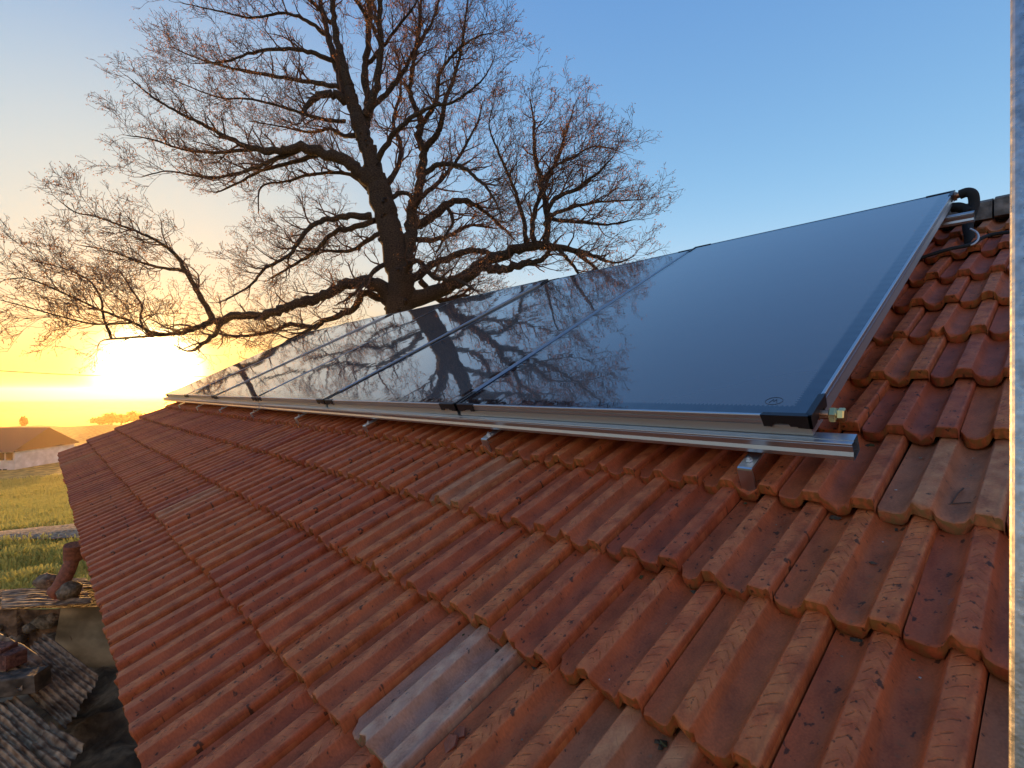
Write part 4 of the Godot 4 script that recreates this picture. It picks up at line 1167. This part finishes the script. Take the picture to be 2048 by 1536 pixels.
# ---------------------------------------------------------------- far things
func make_far_things() -> void:
	# neighbour's house
	var d := 78.0
	var b0 := at(-150, 958, d)
	var b1 := at(31, 951, d)
	var b2 := at(150, 938, d * 1.16)
	var yb := b1.y - 1.2
	var house := base("neighbour_house")
	tag(house, "white farmhouse with brown roof and small windows below the meadow", "house")
	var eave := at(31, 903, d).y
	var wall := Shape.new()
	var front := (b1 - b0); front.y = 0
	var side := (b2 - b1); side.y = 0
	var lo := func(p: Vector3) -> Vector3: return Vector3(p.x, yb - 2.0, p.z)
	var hi := func(p: Vector3) -> Vector3: return Vector3(p.x, eave, p.z)
	var b3 := b0 + side
	for q in [[b0, b1, -side], [b1, b2, front], [b2, b3, side], [b3, b0, -front]]:
		wall.quad(lo.call(q[0]), lo.call(q[1]), hi.call(q[1]), hi.call(q[0]), q[2])
	put(wall.mesh(), "wall", M.white_plaster, house)
	var rf := Shape.new()
	var top := at(40, 856, d * 1.06).y
	var fo := front.normalized() * 0.9
	var so := side.normalized() * 0.9
	var e0: Vector3 = hi.call(b0) - fo - so
	var e1: Vector3 = hi.call(b1) + fo * 0.4 - so
	var e2: Vector3 = hi.call(b2) + fo * 0.4 + so
	var e3: Vector3 = hi.call(b3) - fo + so
	var r0 := (e0 + e3) / 2 + front.normalized() * 0.0; r0.y = top
	var r1 := (e1 + e2) / 2; r1.y = top
	rf.quad(e0, e1, r1, r0, Vector3.UP - side.normalized())
	rf.quad(e3, e2, r1, r0, Vector3.UP + side.normalized())
	rf.quad(e0, e1, e2, e3, Vector3.DOWN)
	rf.tri(e1, e2, r1, front.normalized(), front.normalized(), front.normalized())
	var roof := put(rf.mesh(), "roof", M.old_roof, house)
	var ch := Shape.new()
	var cp := r0.lerp(r1, 0.35)
	ch.box(Vector3(-0.45, -1.2, -0.45), Vector3(0.45, 1.3, 0.45), Transform3D(Basis(), cp))
	put(ch.mesh(), "chimney", M.brick, roof)
	# windows: frame, and the panes in it
	var out_f := Vector3(front.z, 0, -front.x).normalized()
	if out_f.dot(side) > 0.0: out_f = -out_f
	var out_s := Vector3(side.z, 0, -side.x).normalized()
	if out_s.dot(front) < 0.0: out_s = -out_s
	for w in [[-5, 904, 29, 922, 0], [-4, 937, 17, 948, 0], [48, 937, 57, 947, 1], [81, 932, 90, 943, 1]]:
		var pa: Vector3
		var pb: Vector3
		var o: Vector3 = out_f if w[4] == 0 else out_s
		var on := b0 if w[4] == 0 else b1
		var hit := func(px: float, py: float) -> Vector3:
			var r := ray(px, py)
			return r * ((on + o * 0.04).dot(o) / r.dot(o))
		pa = hit.call(w[0], w[1])
		pb = hit.call(w[2], w[3])
		var along := Vector3(pb.x - pa.x, 0, pb.z - pa.z)
		var fr := Shape.new()
		fr.quad(pa, pa + along, Vector3(pb.x, pb.y, pb.z), pb - along, o)
		var fw := put(fr.mesh(), "window", M.window_frame, house)
		var panes := 2 if w[2] - w[0] > 15 else 1
		for k in panes:
			var gl := Shape.new()
			var m := along / panes
			var g0 := pa + m * (k + 0.1) + o * 0.03
			var g1 := pa + m * (k + 0.9) + o * 0.03
			var dn := Vector3(0, pb.y - pa.y, 0)
			gl.quad(g0 + dn * 0.08, g1 + dn * 0.08, g1 + dn * 0.9, g0 + dn * 0.9, o)
			put(gl.mesh(), "pane", M.window_glass, fw)
	# trees on the edge of the slope
	var clump := func(px: float, py: float, dist: float, h: float, w: float, label: String, seed_: int) -> void:
		var r := RandomNumberGenerator.new(); r.seed = seed_
		var ft := at(px, py, dist)
		var t := base("far_tree", Transform3D(Basis(), ft))
		tag(t, label, "tree", "trees on the edge of the slope")
		var tk := Shape.new()
		tk.tube(PackedVector3Array([Vector3(0, -4, 0), Vector3(0.1, h * 0.4, 0), Vector3(0, h * 0.85, 0)]), PackedFloat32Array([0.45, 0.3, 0.08]), 6)
		put(tk.mesh(), "trunk", M.twig, t)
		var cr := Shape.new()
		for k in 700:
			var a := Vector3(r.randfn(0, 0.42), r.randfn(0, 0.36), r.randfn(0, 0.42))
			if a.length() > 1.0: continue
			var lobe := 1.0 + 0.35 * sin(a.x * 9.0 + seed_) * cos(a.y * 7.0)
			var p := Vector3(a.x * w * lobe, h * 0.46 + a.y * h * 0.55, a.z * w * lobe)
			var q := Vector3(r.randf_range(-1, 1), r.randf_range(-1, 1), r.randf_range(-1, 1)).normalized() * 0.55
			var s := q.cross(Vector3(r.randf_range(-1, 1), r.randf_range(-1, 1), r.randf_range(-1, 1))).normalized() * 0.45
			cr.quad(p - q, p + s, p + q, p - s, Vector3.UP)
		put(cr.mesh(), "crown", M.far_leaf, t).set_meta("kind", "stuff")
	clump.call(48.0, 851.0, 240.0, 4.2, 1.4, "slim lone tree on the hill edge above the white farmhouse", 1)
	clump.call(205.0, 848.0, 250.0, 3.6, 5.0, "wide low tree on the hill edge, first beside the open field", 2)
	clump.call(224.0, 846.0, 250.0, 5.6, 4.2, "tall pointed tree of the clump on the hill edge", 3)
	clump.call(243.0, 846.0, 255.0, 4.4, 4.6, "rounded tree between the pointed one and the roof corner", 4)
	clump.call(268.0, 842.0, 255.0, 5.0, 4.4, "last tree of the clump, half behind the tile roof", 5)
	# power cable between two poles outside the picture
	var line := Shape.new()
	var w0 := at(-420, 700, 26.0)
	var w1 := at(620, 742, 40.0)
	var pts := PackedVector3Array()
	for k in 41:
		var t := k / 40.0
		pts.append(w0.lerp(w1, t) + Vector3.DOWN * 2.4 * 4.0 * t * (1.0 - t) * 0.35)
	line.tube(pts, evenly(0.022, 0.022, 41), 6)
	tag(put(line.mesh(), "power_cable", M.wire), "thin dark power cable hanging across the sky by the sun", "cable")

# ---------------------------------------------------------------- ladder
func make_ladder() -> void:
	var lean := 0.176
	var foot := Vector3(-0.0165, GROUND, 0)
	var n_at := func(y: float) -> float: return 0.145 + lean * (y + 0.83)
	var top_y := 0.75
	var a := Vector3(-0.0095, GROUND, -n_at.call(GROUND))
	var b := Vector3(-0.0230, top_y, -n_at.call(top_y))
	var up := (b - a).normalized()
	var front := Vector3(0, 0, 1)
	front = (front - up * front.dot(up)).normalized()
	var right := up.cross(front)
	if right.x < 0.0: right = -right
	var ladder := base("ladder", Transform3D(Basis(), a))
	tag(ladder, "worn aluminium ladder standing against the eave beside the tiles", "ladder")
	var round_rect := PackedVector2Array()
	for c in [[0.0255, -0.003, 0], [0.003, -0.003, 1], [0.003, -0.057, 2], [0.0255, -0.057, 3]]:
		for k in 5:
			var t: float = (c[2] + k / 4.0) * PI / 2
			round_rect.append(Vector2(c[0], c[1]) + Vector2(cos(t), sin(t)) * 0.003)
	var bs := Basis(right, front, up)
	for k in 2:
		var s := Shape.new()
		s.prism(round_rect, Transform3D(bs, right * (0.40 * k)), a.distance_to(b))
		put(s.mesh(), "stile", M.aluminium_worn, ladder)
	for k in 16:
		var s := Shape.new()
		s.box(Vector3(0.0275, -0.042, 0.25 + 0.28 * k), Vector3(0.4015, -0.016, 0.278 + 0.28 * k), Transform3D(bs, Vector3.ZERO))
		put(s.mesh(), "rung", M.aluminium_worn, ladder)

# ---------------------------------------------------------------- small things lying on the tiles
func make_small_things() -> void:
	var twig := Shape.new()
	var o := on_roof(-0.174, -0.0255, 1.60)
	var fr := roof_frame.basis
	twig.tube(PackedVector3Array([o, o + fr * Vector3(-0.006, 0.006, 0.03), o + fr * Vector3(-0.012, 0.004, 0.065), o + fr * Vector3(-0.028, 0.003, 0.085)]), evenly(0.0019, 0.0010, 4), 6)
	twig.tube(PackedVector3Array([o + fr * Vector3(-0.012, 0.004, 0.065), o + fr * Vector3(0.01, 0.004, 0.055), o + fr * Vector3(0.028, 0.004, 0.05)]), evenly(0.0013, 0.0007, 3), 6)
	tag(put(twig.mesh(), "twig", M.twig), "dark forked twig lying in the trough of the pale dusty tile", "twig")
	var k := 0
	for q in [[925.0, 1462.0, 0.013, "largest clay shard, in the trough beside the weathered grey tile"], [905.0, 1482.0, 0.016, "flat clay shard next to the largest one by the weathered tile"], [914.0, 1474.0, 0.006, "clay crumb between the two shards by the weathered tile"], [1905.0, 1210.0, 0.010, "clay shard at the end of the grey dust streak"]]:
		var r := ray(q[0], q[1])
		var up := roof_frame.basis.y
		var w := -0.03
		var hit := Vector3.ZERO
		for pass_ in 3:
			hit = r * ((roof_frame.origin + up * w).dot(up) / r.dot(up))
			var along := -(roof_frame.affine_inverse() * hit).z - 0.1654 / cos(pitch)
			w = -0.0146 - 0.1055 * fposmod(along, GAUGE)
		var s := Shape.new()
		s.prism(PackedVector2Array([Vector2(-1, -0.7) * q[2], Vector2(0.2, -0.9) * q[2], Vector2(1.0, -0.1) * q[2], Vector2(0.3, 0.8) * q[2], Vector2(-0.7, 0.5) * q[2]]), Transform3D(roof_frame.basis * Basis(Vector3.RIGHT, -PI / 2 + 0.25) * Basis(Vector3.BACK, 1.3 * k), hit + up * 0.002), 0.006)
		tag(put(s.mesh(), "clay_shard", M.clay_pipe), q[3], "clay shard", "clay shards on the tiles")
		k += 1
	# crumbs of clay, seed husks and droppings caught in the troughs
	var crumb := Shape.new()
	for f in [[Vector3(1, 0, 0), Vector3(0, 0, 1)], [Vector3(0, 0, 1), Vector3(-1, 0, -0.4)], [Vector3(-1, 0, -0.4), Vector3(0.2, 0, -1)], [Vector3(0.2, 0, -1), Vector3(1, 0, 0)]]:
		var n: Vector3 = (f[0] + f[1] + Vector3.UP * 0.8).normalized()
		crumb.tri(f[0], f[1], Vector3(0.1, 0.7, 0.1), n, n, n)
	var mm := MultiMesh.new()
	mm.transform_format = MultiMesh.TRANSFORM_3D
	mm.use_colors = true
	mm.mesh = crumb.mesh()
	mm.instance_count = 640
	for c in 640:
		var row := rng.randi_range(0, 4)
		var trough: float = [0.028, 0.126][rng.randi() % 2] + rng.randfn(0, 0.009)
		var e := 0.502 + TILE_W * rng.randi_range(-2, 14) + (0.1 if row % 2 == 1 else 0.0)
		var up_ := pow(rng.randf(), 0.8) * 0.3
		var s_ := (0.1654 + 0.289 * row) / cos(pitch) + up_
		var pos := on_roof(-(e + TILE_W) + trough, -0.0142 - up_ * 0.1055, s_)
		var size := rng.randf_range(0.0008, 0.0022) if rng.randf() < 0.85 else rng.randf_range(0.0025, 0.0045)
		var lump := c >= 420
		if lump:
			# moss and dirt packed under the lap of the next row
			up_ = rng.randf_range(0.300, 0.318)
			s_ = (0.1654 + 0.289 * row) / cos(pitch) + up_
			pos = on_roof(-(e + TILE_W) + trough + rng.randfn(0, 0.008), -0.0150 - up_ * 0.1055, s_)
			size = rng.randf_range(0.004, 0.0085)
		mm.set_instance_transform(c, Transform3D(roof_frame.basis * Basis(Vector3.UP, rng.randf() * TAU).scaled(Vector3(size * rng.randf_range(0.6, 2.0), size, size)), pos))
		mm.set_instance_color(c, [Color(0.55, 0.5, 0.44), Color(0.10, 0.075, 0.05), Color(0.45, 0.15, 0.07), Color(0.25, 0.2, 0.13)][rng.randi() % 4] if not lump else [Color(0.07, 0.055, 0.035), Color(0.09, 0.085, 0.03)][rng.randi() % 2])
	var litter := MultiMeshInstance3D.new()
	litter.name = "debris"
	litter.multimesh = mm
	var lm := mat("litter", Color(1, 1, 1), 0.9)
	lm.vertex_color_use_as_albedo = true
	litter.material_override = lm
	add_child(litter)
	tag(litter, "fine crumbs, husks and droppings caught in the tile troughs", "debris", "", "stuff")
